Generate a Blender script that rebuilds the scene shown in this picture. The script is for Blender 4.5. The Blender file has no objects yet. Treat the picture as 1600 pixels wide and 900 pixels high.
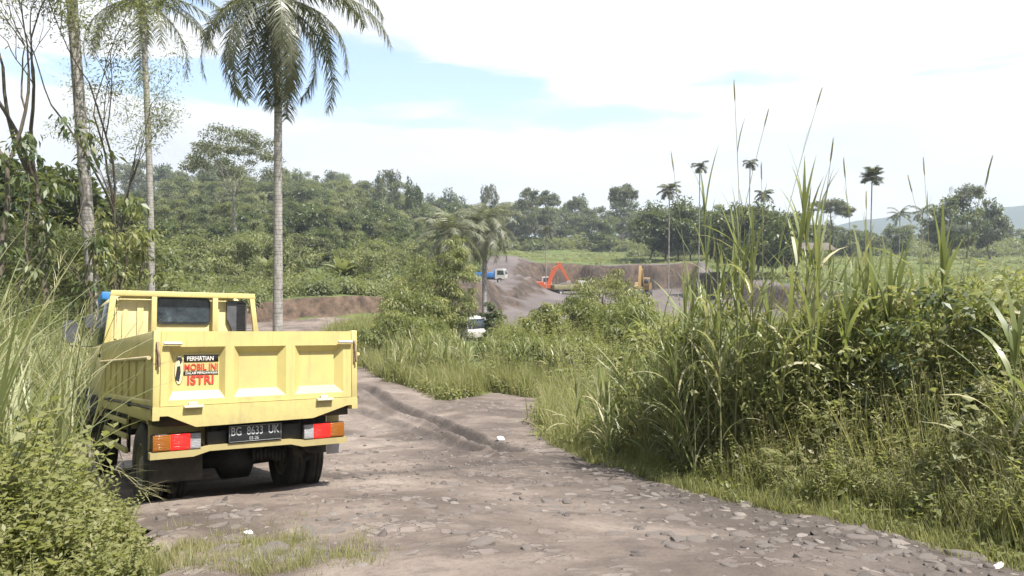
import bpy, math, random
import numpy as np
from mathutils import Vector, Matrix
PI = math.pi
S = bpy.context.scene
COL = S.collection
rad = math.radians

# ------------------------------------------------------------------ camera
FPX = 1175.0; HORI = 395.0
CAMZ = 1.6
TH = math.atan((450.0 - HORI) / FPX)
cd = bpy.data.cameras.new("camera")
cd.sensor_width = 36.0
cd.lens = 36.0 * FPX / 1600.0
cd.clip_start = 0.05
cd.clip_end = 20000
cam = bpy.data.objects.new("camera", cd)
COL.objects.link(cam)
cam.location = (0, 0, CAMZ)
cam.rotation_euler = (PI / 2 - TH, 0, 0)
S.camera = cam

# ------------------------------------------------------------------ world, sun, exposure
SUN_EL, SUN_AZ = 64.0, 125.0          # azimuth clockwise from +Y
w = bpy.data.worlds.new("World"); S.world = w; w.use_nodes = True
nt = w.node_tree; N = nt.nodes; L = nt.links
for n in list(N): N.remove(n)
def nd(tree, t, **kw):
    n = tree.nodes.new(t)
    for k, v in kw.items(): setattr(n, k, v)
    return n
def mth(tree, op, a, b=None, c=None, clamp=False):
    n = tree.nodes.new('ShaderNodeMath'); n.operation = op; n.use_clamp = clamp
    for i, v in enumerate((a, b, c)):
        if v is None: continue
        if isinstance(v, (int, float)): n.inputs[i].default_value = v
        else: tree.links.new(v, n.inputs[i])
    return n.outputs[0]
def sstep(tree, v, a, b):
    n = tree.nodes.new('ShaderNodeMapRange'); n.interpolation_type = 'SMOOTHSTEP'
    tree.links.new(v, n.inputs[0]); n.inputs[1].default_value = a; n.inputs[2].default_value = b
    return n.outputs[0]
sky = nd(nt, 'ShaderNodeTexSky', sky_type='NISHITA'); sky.sun_disc = False
sky.sun_elevation = rad(SUN_EL); sky.sun_rotation = rad(SUN_AZ)
sky.air_density = 1.0; sky.dust_density = 1.5; sky.ozone_density = 1.0
tc = nd(nt, 'ShaderNodeTexCoord'); sx = nd(nt, 'ShaderNodeSeparateXYZ')
L.new(tc.outputs['Generated'], sx.inputs[0])
az = mth(nt, 'ARCTAN2', sx.outputs[0], sx.outputs[1])
el = mth(nt, 'ARCSINE', sx.outputs[2])
cmb = nd(nt, 'ShaderNodeCombineXYZ'); L.new(mth(nt, 'MULTIPLY', az, 3.0), cmb.inputs[0]); L.new(mth(nt, 'MULTIPLY', el, 13.0), cmb.inputs[1])
nz = nd(nt, 'ShaderNodeTexNoise'); L.new(cmb.outputs[0], nz.inputs['Vector'])
nz.inputs['Scale'].default_value = 2.1; nz.inputs['Detail'].default_value = 9; nz.inputs['Roughness'].default_value = 0.62
nz.inputs['Distortion'].default_value = 0.4
gaps = None                             # clear patches between the clouds (az, el, half widths)
for a0, e0, wa, we, amp in ((-0.20, 0.225, 0.17, 0.042, 0.80), (-0.42, 0.205, 0.17, 0.026, 0.75), (0.10, 0.178, 0.15, 0.016, 0.50), (-0.02, 0.215, 0.10, 0.02, 0.45),
                            (-0.06, 0.165, 0.20, 0.014, 0.30), (0.60, 0.205, 0.10, 0.018, 0.42), (0.33, 0.21, 0.14, 0.016, 0.40), (-0.40, 0.29, 0.16, 0.025, 0.45)):
    dx = mth(nt, 'DIVIDE', mth(nt, 'SUBTRACT', az, a0), wa); dy = mth(nt, 'DIVIDE', mth(nt, 'SUBTRACT', el, e0), we)
    r2 = mth(nt, 'ADD', mth(nt, 'MULTIPLY', dx, dx), mth(nt, 'MULTIPLY', dy, dy))
    g = mth(nt, 'MULTIPLY', mth(nt, 'EXPONENT', mth(nt, 'MULTIPLY', r2, -1.0)), amp)
    gaps = g if gaps is None else mth(nt, 'ADD', gaps, g)
cov = mth(nt, 'SUBTRACT', mth(nt, 'ADD', mth(nt, 'MULTIPLY', nz.outputs[0], 1.35), 0.19), mth(nt, 'ADD', gaps, mth(nt, 'MULTIPLY', sstep(nt, el, .42, .75), .42)))
cloud = sstep(nt, cov, 0.30, 0.66)
nz2 = nd(nt, 'ShaderNodeTexNoise'); L.new(cmb.outputs[0], nz2.inputs['Vector']); nz2.inputs['Scale'].default_value = 0.9; nz2.inputs['Detail'].default_value = 5
cr = nd(nt, 'ShaderNodeValToRGB'); L.new(nz2.outputs[0], cr.inputs[0])
cr.color_ramp.elements[0].position = 0.3; cr.color_ramp.elements[0].color = (0.78, 0.82, 0.90, 1)
cr.color_ramp.elements[1].position = 0.55; cr.color_ramp.elements[1].color = (1.02, 1.03, 1.05, 1)
csc = nd(nt, 'ShaderNodeVectorMath', operation='SCALE'); L.new(cr.outputs[0], csc.inputs[0])
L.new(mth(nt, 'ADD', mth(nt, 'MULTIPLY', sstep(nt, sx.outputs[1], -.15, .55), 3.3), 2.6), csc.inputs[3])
ssc = nd(nt, 'ShaderNodeVectorMath', operation='SCALE'); L.new(sky.outputs[0], ssc.inputs[0]); ssc.inputs[3].default_value = 1.45
mx = nd(nt, 'ShaderNodeMix', data_type='RGBA'); L.new(cloud, mx.inputs[0]); L.new(ssc.outputs[0], mx.inputs[6]); L.new(csc.outputs[0], mx.inputs[7])
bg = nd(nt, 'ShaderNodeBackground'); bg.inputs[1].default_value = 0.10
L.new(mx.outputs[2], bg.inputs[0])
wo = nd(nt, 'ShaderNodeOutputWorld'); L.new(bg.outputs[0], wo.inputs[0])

ld = bpy.data.lights.new("sun", 'SUN'); ld.energy = 5.0; ld.angle = rad(0.53); ld.color = (1.0, 0.955, 0.88)
sun = bpy.data.objects.new("sun", ld); COL.objects.link(sun)
SDIR = Vector((math.sin(rad(SUN_AZ)) * math.cos(rad(SUN_EL)), math.cos(rad(SUN_AZ)) * math.cos(rad(SUN_EL)), math.sin(rad(SUN_EL))))
sun.rotation_euler = SDIR.to_track_quat('Z', 'Y').to_euler(); sun.location = (20, -10, 30)

S.view_settings.view_transform = 'Standard'; S.view_settings.look = 'None'
S.view_settings.gamma = 1.0; S.view_settings.use_curve_mapping = False
S.view_settings.exposure = 1.05
S.render.engine = 'CYCLES'
cy = S.cycles
cy.use_denoising = True
try: cy.denoiser = 'OPENIMAGEDENOISE'
except Exception: pass
cy.max_bounces = 5; cy.diffuse_bounces = 3; cy.glossy_bounces = 2; cy.transmission_bounces = 3; cy.volume_bounces = 0; cy.transparent_max_bounces = 6
cy.caustics_reflective = False; cy.caustics_refractive = False
cy.sample_clamp_indirect = 4.0

# ------------------------------------------------------------------ object bookkeeping
def tag(o, label=None, cat=None, group=None, kind=None):
    if label: o['label'] = label
    if cat: o['category'] = cat
    if group: o['group'] = group
    if kind: o['kind'] = kind
    return o
def empty(name, loc=(0, 0, 0), rz=0.0):
    o = bpy.data.objects.new(name, None); COL.objects.link(o)
    o.location = loc; o.rotation_euler = (0, 0, rz); o.empty_display_size = 0.3
    return o
def dup(root, loc=None, rz=None, sc=None, label=None, group=None):
    r = root.copy(); COL.objects.link(r)
    if loc is not None: r.location = loc
    if rz is not None: r.rotation_euler = (0, 0, rz)
    if sc is not None: r.scale = (sc, sc, sc) if isinstance(sc, (int, float)) else sc
    if label: r['label'] = label
    if group: r['group'] = group
    for ch in list(root.children):
        c = ch.copy(); COL.objects.link(c); c.parent = r
        for g in list(ch.children):
            d = g.copy(); COL.objects.link(d); d.parent = c
    return r
USED = set()
def place(proto, loc, rz=0.0, sc=1.0, label=None, group=None, cat=None):
    if proto.name not in USED:
        USED.add(proto.name); o = proto; o.location = loc; o.rotation_euler = (0, 0, rz)
        o.scale = (sc, sc, sc) if isinstance(sc, (int, float)) else sc
        if label: o['label'] = label
        if group: o['group'] = group
    else: o = dup(proto, loc, rz, sc, label, group)
    if cat: o['category'] = cat
    return o

# ------------------------------------------------------------------ mesh builder (numpy)
class Geo:
    def __init__(s): s.v = []; s.f = []; s.n = 0; s.t = []; s.m = []
    def add(s, verts, faces, tint=0.5, mat=0):
        verts = np.asarray(verts, dtype=np.float32).reshape(-1, 3); faces = np.asarray(faces, dtype=np.int64)
        if len(faces) == 0: return
        s.v.append(verts); s.f.append(faces + s.n); s.n += len(verts)
        t = np.empty(len(faces), np.float32); t[:] = tint; s.t.append(t)
        s.m.append(np.full(len(faces), mat, np.int32))
    def merge(s, g, M=None, off=0.0):
        for v, f, t, m in zip(g.v, g.f, g.t, g.m): pass
        V = np.concatenate(g.v)
        if M is not None: V = V @ M[:3, :3].T + M[:3, 3]
        base = s.n
        s.v.append(V.astype(np.float32)); s.n += len(V)
        for f, t, m in zip(g.f, g.t, g.m):
            s.f.append(f + base); s.t.append(np.clip(t + off, 0, 1)); s.m.append(m)
    def build(s, name, mats, parent=None, smooth=False, loc=None):
        me = bpy.data.meshes.new(name)
        V = np.concatenate(s.v) if s.v else np.zeros((0, 3), np.float32)
        me.vertices.add(len(V)); me.vertices.foreach_set('co', V.astype(np.float32).ravel())
        loops = np.concatenate([f.ravel() for f in s.f]).astype(np.int32)
        tot = np.concatenate([np.full(len(f), f.shape[1], np.int32) for f in s.f])
        st = np.concatenate(([0], np.cumsum(tot)[:-1])).astype(np.int32)
        me.loops.add(len(loops)); me.loops.foreach_set('vertex_index', loops)
        me.polygons.add(len(tot)); me.polygons.foreach_set('loop_start', st); me.polygons.foreach_set('loop_total', tot)
        me.polygons.foreach_set('material_index', np.concatenate(s.m))
        if smooth: me.polygons.foreach_set('use_smooth', np.ones(len(tot), bool))
        a = me.attributes.new('tint', 'FLOAT', 'FACE'); a.data.foreach_set('value', np.concatenate(s.t))
        me.update(calc_edges=True)
        for m in (mats if isinstance(mats, (list, tuple)) else [mats]): me.materials.append(m)
        o = bpy.data.objects.new(name, me); COL.objects.link(o)
        if parent: o.parent = parent
        if loc is not None: o.location = loc
        return o
    # solids -------------------------------------------------------
    def box(s, x0, x1, y0, y1, z0, z1, mat=0, tint=.5):
        v = [(x0, y0, z0), (x1, y0, z0), (x1, y1, z0), (x0, y1, z0), (x0, y0, z1), (x1, y0, z1), (x1, y1, z1), (x0, y1, z1)]
        s.add(v, [(0, 3, 2, 1), (4, 5, 6, 7), (0, 1, 5, 4), (1, 2, 6, 5), (2, 3, 7, 6), (3, 0, 4, 7)], tint, mat)
    def hexa(s, v, mat=0, tint=.5):
        s.add(v, [(0, 3, 2, 1), (4, 5, 6, 7), (0, 1, 5, 4), (1, 2, 6, 5), (2, 3, 7, 6), (3, 0, 4, 7)], tint, mat)
    def prism(s, prof, axis, a, b, mat=0):
        n = len(prof); v = []
        for t in (a, b):
            for p, q in prof:
                v.append({'x': (t, p, q), 'y': (p, t, q), 'z': (p, q, t)}[axis])
        s.add(v, [(i, (i + 1) % n, n + (i + 1) % n, n + i) for i in range(n)], .5, mat)
        s.add(np.array(v)[:n][::-1], [tuple(range(n))], .5, mat); s.add(np.array(v)[n:], [tuple(range(n))], .5, mat)
    def tube(s, pts, r, ns=6, mat=0, tint=.5, cap=True):
        pts = np.asarray(pts, float); n = len(pts)
        r = np.full(n, r) if np.isscalar(r) else np.asarray(r, float)
        T = np.gradient(pts, axis=0); T /= np.linalg.norm(T, axis=1)[:, None] + 1e-9
        ref = np.array([0, 0, 1.]) if abs(T[:, 2]).mean() < .8 else np.array([1., 0, 0])
        A = np.cross(T, ref); A /= np.linalg.norm(A, axis=1)[:, None] + 1e-9; B = np.cross(T, A)
        an = np.linspace(0, 2 * PI, ns, endpoint=False)
        V = pts[:, None] + r[:, None, None] * (np.cos(an)[None, :, None] * A[:, None] + np.sin(an)[None, :, None] * B[:, None])
        i, j = np.meshgrid(np.arange(n - 1), np.arange(ns), indexing='ij'); j2 = (j + 1) % ns
        F = np.stack([i * ns + j, i * ns + j2, (i + 1) * ns + j2, (i + 1) * ns + j], -1).reshape(-1, 4)
        s.add(V.reshape(-1, 3), F, tint, mat)
        if cap:
            s.add(V[0], [tuple(range(ns))], tint, mat); s.add(V[-1][::-1], [tuple(range(ns))], tint, mat)
    def lathe(s, prof, c, axis='x', ns=32, mat=0):
        n = len(prof); an = np.linspace(0, 2 * PI, ns, endpoint=False); V = []
        for h, r in prof:
            for a in an:
                p = (h, r * math.cos(a), r * math.sin(a))
                if axis == 'y': p = (p[1], p[0], p[2])
                if axis == 'z': p = (p[1], p[2], p[0])
                V.append((p[0] + c[0], p[1] + c[1], p[2] + c[2]))
        F = [(i * ns + j, i * ns + (j + 1) % ns, (i + 1) * ns + (j + 1) % ns, (i + 1) * ns + j) for i in range(n - 1) for j in range(ns)]
        s.add(V, F, .5, mat)
    # foliage ------------------------------------------------------
    def leaves(s, P, D, Nn, Ln, Wd, tint, fold=.12, mat=0):
        P = np.asarray(P, float); D = D / (np.linalg.norm(D, axis=1)[:, None] + 1e-9)
        Sd = np.cross(D, Nn); Sd /= np.linalg.norm(Sd, axis=1)[:, None] + 1e-9
        Nn = np.cross(Sd, D); Ln = np.asarray(Ln).reshape(-1, 1) * np.ones((len(P), 1)); Wd = np.asarray(Wd).reshape(-1, 1) * np.ones((len(P), 1))
        m = P + D * Ln * .42 + Nn * Ln * fold * .5
        V = np.stack([P, m - Sd * Wd * .5 + Nn * Wd * fold, P + D * Ln - Nn * Ln * fold, m + Sd * Wd * .5 + Nn * Wd * fold], 1)
        s.add(V.reshape(-1, 3), np.arange(len(P) * 4).reshape(-1, 4), tint, mat)
    def blades(s, P, phi, a0, a1, Ln, Wd, tint, nseg=4, twist=0.0, mat=0, taper=.7):
        P = np.asarray(P, float); n = len(P)
        one = np.ones(n); phi = phi * one; a0 = a0 * one; a1 = a1 * one; Ln = Ln * one; Wd = Wd * one
        h = np.stack([np.cos(phi), np.sin(phi), 0 * phi], 1); sd0 = np.stack([-np.sin(phi), np.cos(phi), 0 * phi], 1)
        c = P.copy(); V = []
        for k in range(nseg + 1):
            t = k / nseg; a = a0 + (a1 - a0) * t
            tan = h * np.sin(a)[:, None] + np.array([0, 0, 1.]) * np.cos(a)[:, None]
            nrm = np.cross(sd0, tan); tw = twist * t
            sd = sd0 * np.cos(tw) + nrm * np.sin(tw) if np.isscalar(tw) else sd0 * np.cos(tw)[:, None] + nrm * np.sin(tw)[:, None]
            wv = (Wd * (0.55 + .45 * min(1, t * 4)) * (1 - max(0, (t - (1 - taper)) / taper) ** 1.4) + Wd * .02)[:, None] * .5
            V += [c - sd * wv, c + sd * wv]
            c = c + tan * (Ln / nseg)[:, None]
        V = np.stack(V, 1); m = 2 * (nseg + 1)
        F = np.array([(2 * k, 2 * k + 1, 2 * k + 3, 2 * k + 2) for k in range(nseg)])
        F = (np.arange(n)[:, None, None] * m + F[None]).reshape(-1, 4)
        s.add(V.reshape(-1, 3), F, np.repeat(tint * one, nseg), mat)

def unit(rng, n):
    v = rng.normal(size=(n, 3)); return v / np.linalg.norm(v, axis=1)[:, None]
def TM(p, rz=0, sc=1.0, tx=0, ty=0):
    M = Matrix.Translation(Vector(p)) @ Matrix.Rotation(rz, 4, 'Z') @ Matrix.Rotation(tx, 4, 'X') @ Matrix.Rotation(ty, 4, 'Y')
    M = np.array(M); s = np.array(sc if hasattr(sc, '__len__') else (sc, sc, sc)); M[:3, :3] = M[:3, :3] * s[None, :]
    return M

# ------------------------------------------------------------------ materials
def newmat(name):
    m = bpy.data.materials.new(name); m.use_nodes = True; t = m.node_tree
    for n in list(t.nodes): t.nodes.remove(n)
    return m, t
def ramp(t, src, stops, interp='LINEAR'):
    r = t.nodes.new('ShaderNodeValToRGB'); t.links.new(src, r.inputs[0]); cr = r.color_ramp; cr.interpolation = interp
    while len(cr.elements) > 1: cr.elements.remove(cr.elements[-1])
    cr.elements[0].position = stops[0][0]; cr.elements[0].color = (*stops[0][1], 1)
    for p, c in stops[1:]:
        e = cr.elements.new(p); e.color = (*c, 1)
    return r.outputs[0]
def noise(t, scale, detail=4, rough=.55, vec=None, dist=0):
    n = t.nodes.new('ShaderNodeTexNoise'); n.inputs['Scale'].default_value = scale; n.inputs['Detail'].default_value = detail
    n.inputs['Roughness'].default_value = rough; n.inputs['Distortion'].default_value = dist
    if vec is not None: t.links.new(vec, n.inputs['Vector'])
    return n.outputs[0]
def objco(t):
    return t.nodes.new('ShaderNodeTexCoord').outputs['Object']
def mixc(t, f, a, b, mode='MIX'):
    n = t.nodes.new('ShaderNodeMix'); n.data_type = 'RGBA'; n.blend_type = mode
    for i, v in ((0, f), (6, a), (7, b)):
        if isinstance(v, (int, float)): n.inputs[i].default_value = v
        elif isinstance(v, tuple): n.inputs[i].default_value = (*v, 1)
        else: t.links.new(v, n.inputs[i])
    return n.outputs[2]
def leafmat(name, stops, rough=.42, trans=.35, spec=.5):
    m, t = newmat(name)
    at = t.nodes.new('ShaderNodeAttribute'); at.attribute_name = 'tint'
    oi = t.nodes.new('ShaderNodeObjectInfo')
    v = mth(t, 'ADD', at.outputs['Fac'], mth(t, 'MULTIPLY', mth(t, 'SUBTRACT', oi.outputs['Random'], .5), .16), clamp=True)
    c = ramp(t, v, stops)
    p = t.nodes.new('ShaderNodeBsdfPrincipled'); t.links.new(c, p.inputs['Base Color'])
    p.inputs['Roughness'].default_value = rough; p.inputs['Specular IOR Level'].default_value = spec
    tr = t.nodes.new('ShaderNodeBsdfTranslucent')
    t.links.new(mixc(t, .5, c, (.44, .48, .10), 'MIX'), tr.inputs[0])
    ms = t.nodes.new('ShaderNodeMixShader'); ms.inputs[0].default_value = trans
    t.links.new(p.outputs[0], ms.inputs[1]); t.links.new(tr.outputs[0], ms.inputs[2])
    o = t.nodes.new('ShaderNodeOutputMaterial'); t.links.new(ms.outputs[0], o.inputs[0])
    return m
def surf(name, stops, scale=3, detail=6, rough=.8, bump=.0, bscale=20, metal=0.0, spec=.5, tintmix=0, coords='Object', coat=0):
    m, t = newmat(name)
    co = t.nodes.new('ShaderNodeTexCoord').outputs[coords]
    if len(stops) == 1: stops = [(0.0, tuple(x * .93 for x in stops[0][1])), (1.0, stops[0][1])]
    c = ramp(t, noise(t, scale, detail, .6, co), stops)
    p = t.nodes.new('ShaderNodeBsdfPrincipled'); t.links.new(c, p.inputs['Base Color'])
    p.inputs['Roughness'].default_value = rough; p.inputs['Metallic'].default_value = metal; p.inputs['Specular IOR Level'].default_value = spec
    if coat: p.inputs['Coat Weight'].default_value = coat; p.inputs['Coat Roughness'].default_value = .25
    if bump:
        b = t.nodes.new('ShaderNodeBump'); b.inputs['Strength'].default_value = bump; b.inputs['Distance'].default_value = .03
        t.links.new(noise(t, bscale, 5, .6, co), b.inputs['Height']); t.links.new(b.outputs[0], p.inputs['Normal'])
    o = t.nodes.new('ShaderNodeOutputMaterial'); t.links.new(p.outputs[0], o.inputs[0])
    return m
def paint(name, col, dirt=(.25, .2, .14), amt=.5, rough=.38, rust=True):
    m, t = newmat(name); co = objco(t)
    n1 = noise(t, 2.3, 7, .65, co); n2 = noise(t, 26, 6, .7, co)
    d = mth(t, 'MULTIPLY', sstep(t, n1, .42, .75), amt)
    c = mixc(t, d, col, tuple(a * .45 + b * .55 for a, b in zip(col, dirt)))
    if rust:
        r = mth(t, 'MULTIPLY', sstep(t, n2, .70, .76), .8)
        c = mixc(t, r, c, (.16, .08, .04))
    sp = t.nodes.new('ShaderNodeSeparateXYZ'); t.links.new(co, sp.inputs[0])
    st_ = t.nodes.new('ShaderNodeMapping'); st_.inputs['Scale'].default_value = (14, 14, 1.2); t.links.new(co, st_.inputs['Vector'])
    n3 = noise(t, 1.0, 6, .7, st_.outputs[0])
    c = mixc(t, mth(t, 'MULTIPLY', sstep(t, n3, .50, .72), amt * .55), c, dirt)          # rain streaks of dust
    if rust:                                                                            # mud thrown up by the wheels
        low = sstep(t, mth(t, 'ADD', sp.outputs[2], mth(t, 'MULTIPLY', n2, -.5)), -.82, -1.30)
        c = mixc(t, mth(t, 'MULTIPLY', low, .45), c, (.17, .135, .10))
        sc_ = t.nodes.new('ShaderNodeMapping'); sc_.inputs['Scale'].default_value = (2, 2, 40); sc_.inputs['Rotation'].default_value = (.2, .35, 0); t.links.new(co, sc_.inputs['Vector'])
        c = mixc(t, mth(t, 'MULTIPLY', sstep(t, noise(t, 1.3, 6, .75, sc_.outputs[0]), .68, .74), .5), c, (.30, .22, .12))
    p = t.nodes.new('ShaderNodeBsdfPrincipled'); t.links.new(c, p.inputs['Base Color'])
    rr = mth(t, 'ADD', mth(t, 'MULTIPLY', n1, .35), rough - .15); t.links.new(rr, p.inputs['Roughness'])
    b = t.nodes.new('ShaderNodeBump'); b.inputs['Strength'].default_value = .12; b.inputs['Distance'].default_value = .02
    t.links.new(noise(t, 3.5, 3, .5, co), b.inputs['Height']); t.links.new(b.outputs[0], p.inputs['Normal'])
    o = t.nodes.new('ShaderNodeOutputMaterial'); t.links.new(p.outputs[0], o.inputs[0])
    return m
def emis(name, col, e, st):
    m, t = newmat(name); p = t.nodes.new('ShaderNodeBsdfPrincipled'); p.inputs['Base Color'].default_value = (*col, 1)
    p.inputs['Roughness'].default_value = .2; p.inputs['Emission Color'].default_value = (*e, 1); p.inputs['Emission Strength'].default_value = st
    o = t.nodes.new('ShaderNodeOutputMaterial'); t.links.new(p.outputs[0], o.inputs[0]); return m

G_MIX = [(0.0, (.085, .098, .034)), (.35, (.165, .178, .064)), (.62, (.245, .255, .10)), (.82, (.29, .29, .14)), (1.0, (.35, .31, .17))]
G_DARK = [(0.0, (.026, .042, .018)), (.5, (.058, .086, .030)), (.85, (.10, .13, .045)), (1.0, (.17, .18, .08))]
G_GREY = [(0.0, (.055, .066, .042)), (.5, (.10, .115, .065)), (1.0, (.17, .18, .10))]
G_PALE = [(0.0, (.062, .084, .034)), (.5, (.135, .158, .068)), (1.0, (.25, .26, .12))]
G_BAMB = [(0.0, (.075, .098, .028)), (.5, (.180, .200, .070)), (1.0, (.30, .30, .12))]
G_REED = [(0.0, (.045, .085, .022)), (.45, (.20, .235, .095)), (.75, (.33, .34, .18)), (1.0, (.48, .42, .25))]
G_PALM = [(0.0, (.055, .060, .042)), (.5, (.10, .11, .068)), (1.0, (.22, .215, .14))]
M = {}
M['herb'] = leafmat('herb_leaf', G_MIX, rough=.48, trans=.5)
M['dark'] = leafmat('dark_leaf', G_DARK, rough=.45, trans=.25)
M['grey'] = leafmat('grey_leaf', G_GREY, rough=.6, trans=.25)
M['pale'] = leafmat('pale_leaf', G_PALE, rough=.55)
M['bamboo'] = leafmat('bamboo_leaf', G_BAMB, rough=.45)
M['reed'] = leafmat('reed_leaf', G_REED, rough=.4, trans=.4)
M['palm'] = leafmat('palm_leaf', G_PALM, rough=.38, trans=.2)
M['palmpale'] = leafmat('pale_palm_leaf', [(0.0, (.08, .09, .06)), (.5, (.15, .16, .10)), (1.0, (.26, .26, .18))], rough=.5, trans=.25)
M['bark'] = surf('pale_bark', [(.3, (.16, .14, .11)), (.55, (.30, .28, .24)), (.75, (.42, .40, .35))], 4, 8, .85, .6, 30)
M['bark2'] = surf('brown_bark', [(.3, (.07, .055, .04)), (.7, (.19, .16, .12))], 3, 6, .9, .6, 20)
def palmbark():
    m, t = newmat('ringed_bark'); co = objco(t); s = t.nodes.new('ShaderNodeSeparateXYZ'); t.links.new(co, s.inputs[0])
    zz = t.nodes.new('ShaderNodeCombineXYZ'); t.links.new(s.outputs[2], zz.inputs[2])
    ring = mth(t, 'SINE', mth(t, 'ADD', mth(t, 'MULTIPLY', s.outputs[2], 46.0), mth(t, 'MULTIPLY', noise(t, 1.7, 4, .6, zz.outputs[0]), 22.0)))
    mp_ = t.nodes.new('ShaderNodeMapping'); mp_.inputs['Scale'].default_value = (1, 1, .45); t.links.new(co, mp_.inputs['Vector'])
    n = noise(t, 7, 7, .72, mp_.outputs[0])
    v = mth(t, 'ADD', mth(t, 'MULTIPLY', sstep(t, ring, .75, .98), -.16), n)
    c = ramp(t, v, [(.20, (.10, .09, .08)), (.40, (.25, .235, .215)), (.60, (.42, .40, .37))])
    p = t.nodes.new('ShaderNodeBsdfPrincipled'); t.links.new(c, p.inputs['Base Color']); p.inputs['Roughness'].default_value = .85
    b = t.nodes.new('ShaderNodeBump'); b.inputs['Strength'].default_value = .6; b.inputs['Distance'].default_value = .03
    t.links.new(v, b.inputs['Height']); t.links.new(b.outputs[0], p.inputs['Normal'])
    o = t.nodes.new('ShaderNodeOutputMaterial'); t.links.new(p.outputs[0], o.inputs[0]); return m
M['ring'] = palmbark()
# ------------------------------------------------------------------ terrain
def sm(a, b, t):
    u = np.clip((t - a) / (b - a), 0, 1); return u * u * (3 - 2 * u)
_rg = np.random.default_rng(5)
_W = [(_rg.uniform(-1, 1, 2) * f, _rg.uniform(0, 6.28), 1.0 / f) for f in (.25, .4, .7, 1.1, 1.9, 3.0, 4.7) for _ in range(4)]
def wav(x, y, lo=0, hi=28, k=1.0):
    o = 0
    for (d, ph, am) in _W[lo:hi]: o = o + am * np.sin((x * d[0] + y * d[1]) * k + ph)
    return o
PX = [-60, 0, 2, 12, 16, 24, 32, 45, 60, 400, 9000]
PZ = [.6, .05, .012, -1.40, -1.80, -2.30, -2.62, -2.80, -2.60, -2.4, -2.4]
PITZ = -5.6
def T(x, y):
    x = np.asarray(x, float); y = np.asarray(y, float)
    b = np.interp(y, PX, PZ) + .0262 * np.clip(x, -7, 7)
    # green bank left of the lane
    d = (-7.9 - (y - 14) * .27) - x
    b = b + 3.1 * sm(0, 9, d) * sm(9, 17, y) * (1 - sm(38, 60, y))
    b = b + .35 * sm(.6, 3.0, -2.9 - x) * (1 - sm(5.2, 6.5, y))
    # cut bank above the lower lane
    wy = 47 + (x + 17) * .9 + .4 * np.sin(x * 1.7)
    st = sm(-.35, .35, y - wy) * sm(-19, -16, x) + sm(-19, -24, x) * sm(44, 54, y) * 0.6
    b = b + 1.15 * np.clip(st, 0, 1) * (1 - sm(0, 6, x))
    # hills
    b = b + 11.5 * sm(70, 200, y) * sm(4, -90, x) + 2.0 * sm(55, 110, y) * sm(4, -20, x)
    b = b + 7.0 * sm(190, 380, y) * sm(140, -150, x)
    b = b + 2.2 * sm(128, 150, y) * sm(-22, 0, x) + 2.4 * sm(165, 240, y) * sm(-10, 10, x)
    b = b + np.where(y > 60, .035, .015 + .02 * sm(24, 60, y)) * wav(x, y, 0, 12)
    # pit
    nx = 1.1 * np.sin(y * .23) + .7 * np.sin(y * .61 + 1) + .4 * np.sin(y * 1.3)
    ny = 1.3 * np.sin(x * .19) + .8 * np.sin(x * .53 + 2) + .5 * np.sin(x * 1.1)
    xl = np.interp(y, [38, 55, 70, 90, 112, 125, 150], [-6, -10, -10.5, -6.5, -3.5, -1.5, 1]) + nx * .5
    m1 = sm(0, 1, (x - xl) / np.interp(y, [40, 75, 95, 150], [3, 3, 9, 9]))
    m2 = sm(0, 1, (y - 36 - ny * .4) / 9.0)
    m3 = 1 - sm(0, 1, (y - 143 - ny) / 2.6)
    m4 = 1 - sm(0, 4, x - 31 - nx * .8 - sm(70, 50, y) * 60)
    m = m1 * m2 * m3 * m4
    z = b * (1 - m) + (PITZ + .05 * wav(x, y, 4, 16)) * m
    # spoil heap and bench at the left of the pit
    bn = np.exp(-(((x + 4) / 8) ** 4 + ((y - 117) / 17) ** 4)) * (1 - m)
    z = z * (1 - bn) + bn * -3.5
    hp = 1.5 * np.exp(-(((x - 2.2 - (y - 112) * .1) / 4.5) ** 2 + ((y - 116) / 8.0) ** 2)) + .7 * np.exp(-(((x - 2.5) / 2.2) ** 2 + ((y - 98) / 2.5) ** 2))
    z = z + hp * sm(0, .5, m + .2) * (1 + .05 * wav(x, y, 8, 28))
    ew = 4 * m * (1 - m); z = z + ew * (.22 * np.sin(x * 2.1 + 1.6 * np.sin(y * .5)) + .16 * np.sin(x * 1.3 - y * 1.9) + .12 * np.sin(y * 3.1 + x))
    pad = np.exp(-(((x - 6.3) / 4.5) ** 4 + ((y - 132) / 5.5) ** 4)); z = z * (1 - pad) + PITZ * pad
    return z
def Tz(x, y): return float(T(np.array([x]), np.array([y]))[0])
def ray(px, py):
    cx = (px - 800) / FPX; u = (450 - py) / FPX
    return np.array([cx, math.cos(TH) + math.sin(TH) * u, u * math.cos(TH) - math.sin(TH)])
_SS = 1.0 * 1.006 ** np.arange(1000)
def gp(px, py, far=400):
    d = ray(px, py); o = np.array([0, 0, CAMZ]); P = o + d * _SS[:, None]
    k = np.argmax(P[:, 2] <= T(P[:, 0], P[:, 1]))
    if k == 0: return P[-1]
    P = o + d * np.linspace(_SS[k - 1], _SS[k], 12)[:, None]; k = np.argmax(P[:, 2] <= T(P[:, 0], P[:, 1])); return P[k]
def at(px, Z):           # a spot on the ground Z metres ahead in the picture column px
    x = (px - 800) / FPX * Z * math.cos(TH); return (x, Z, Tz(x, Z))

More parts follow.
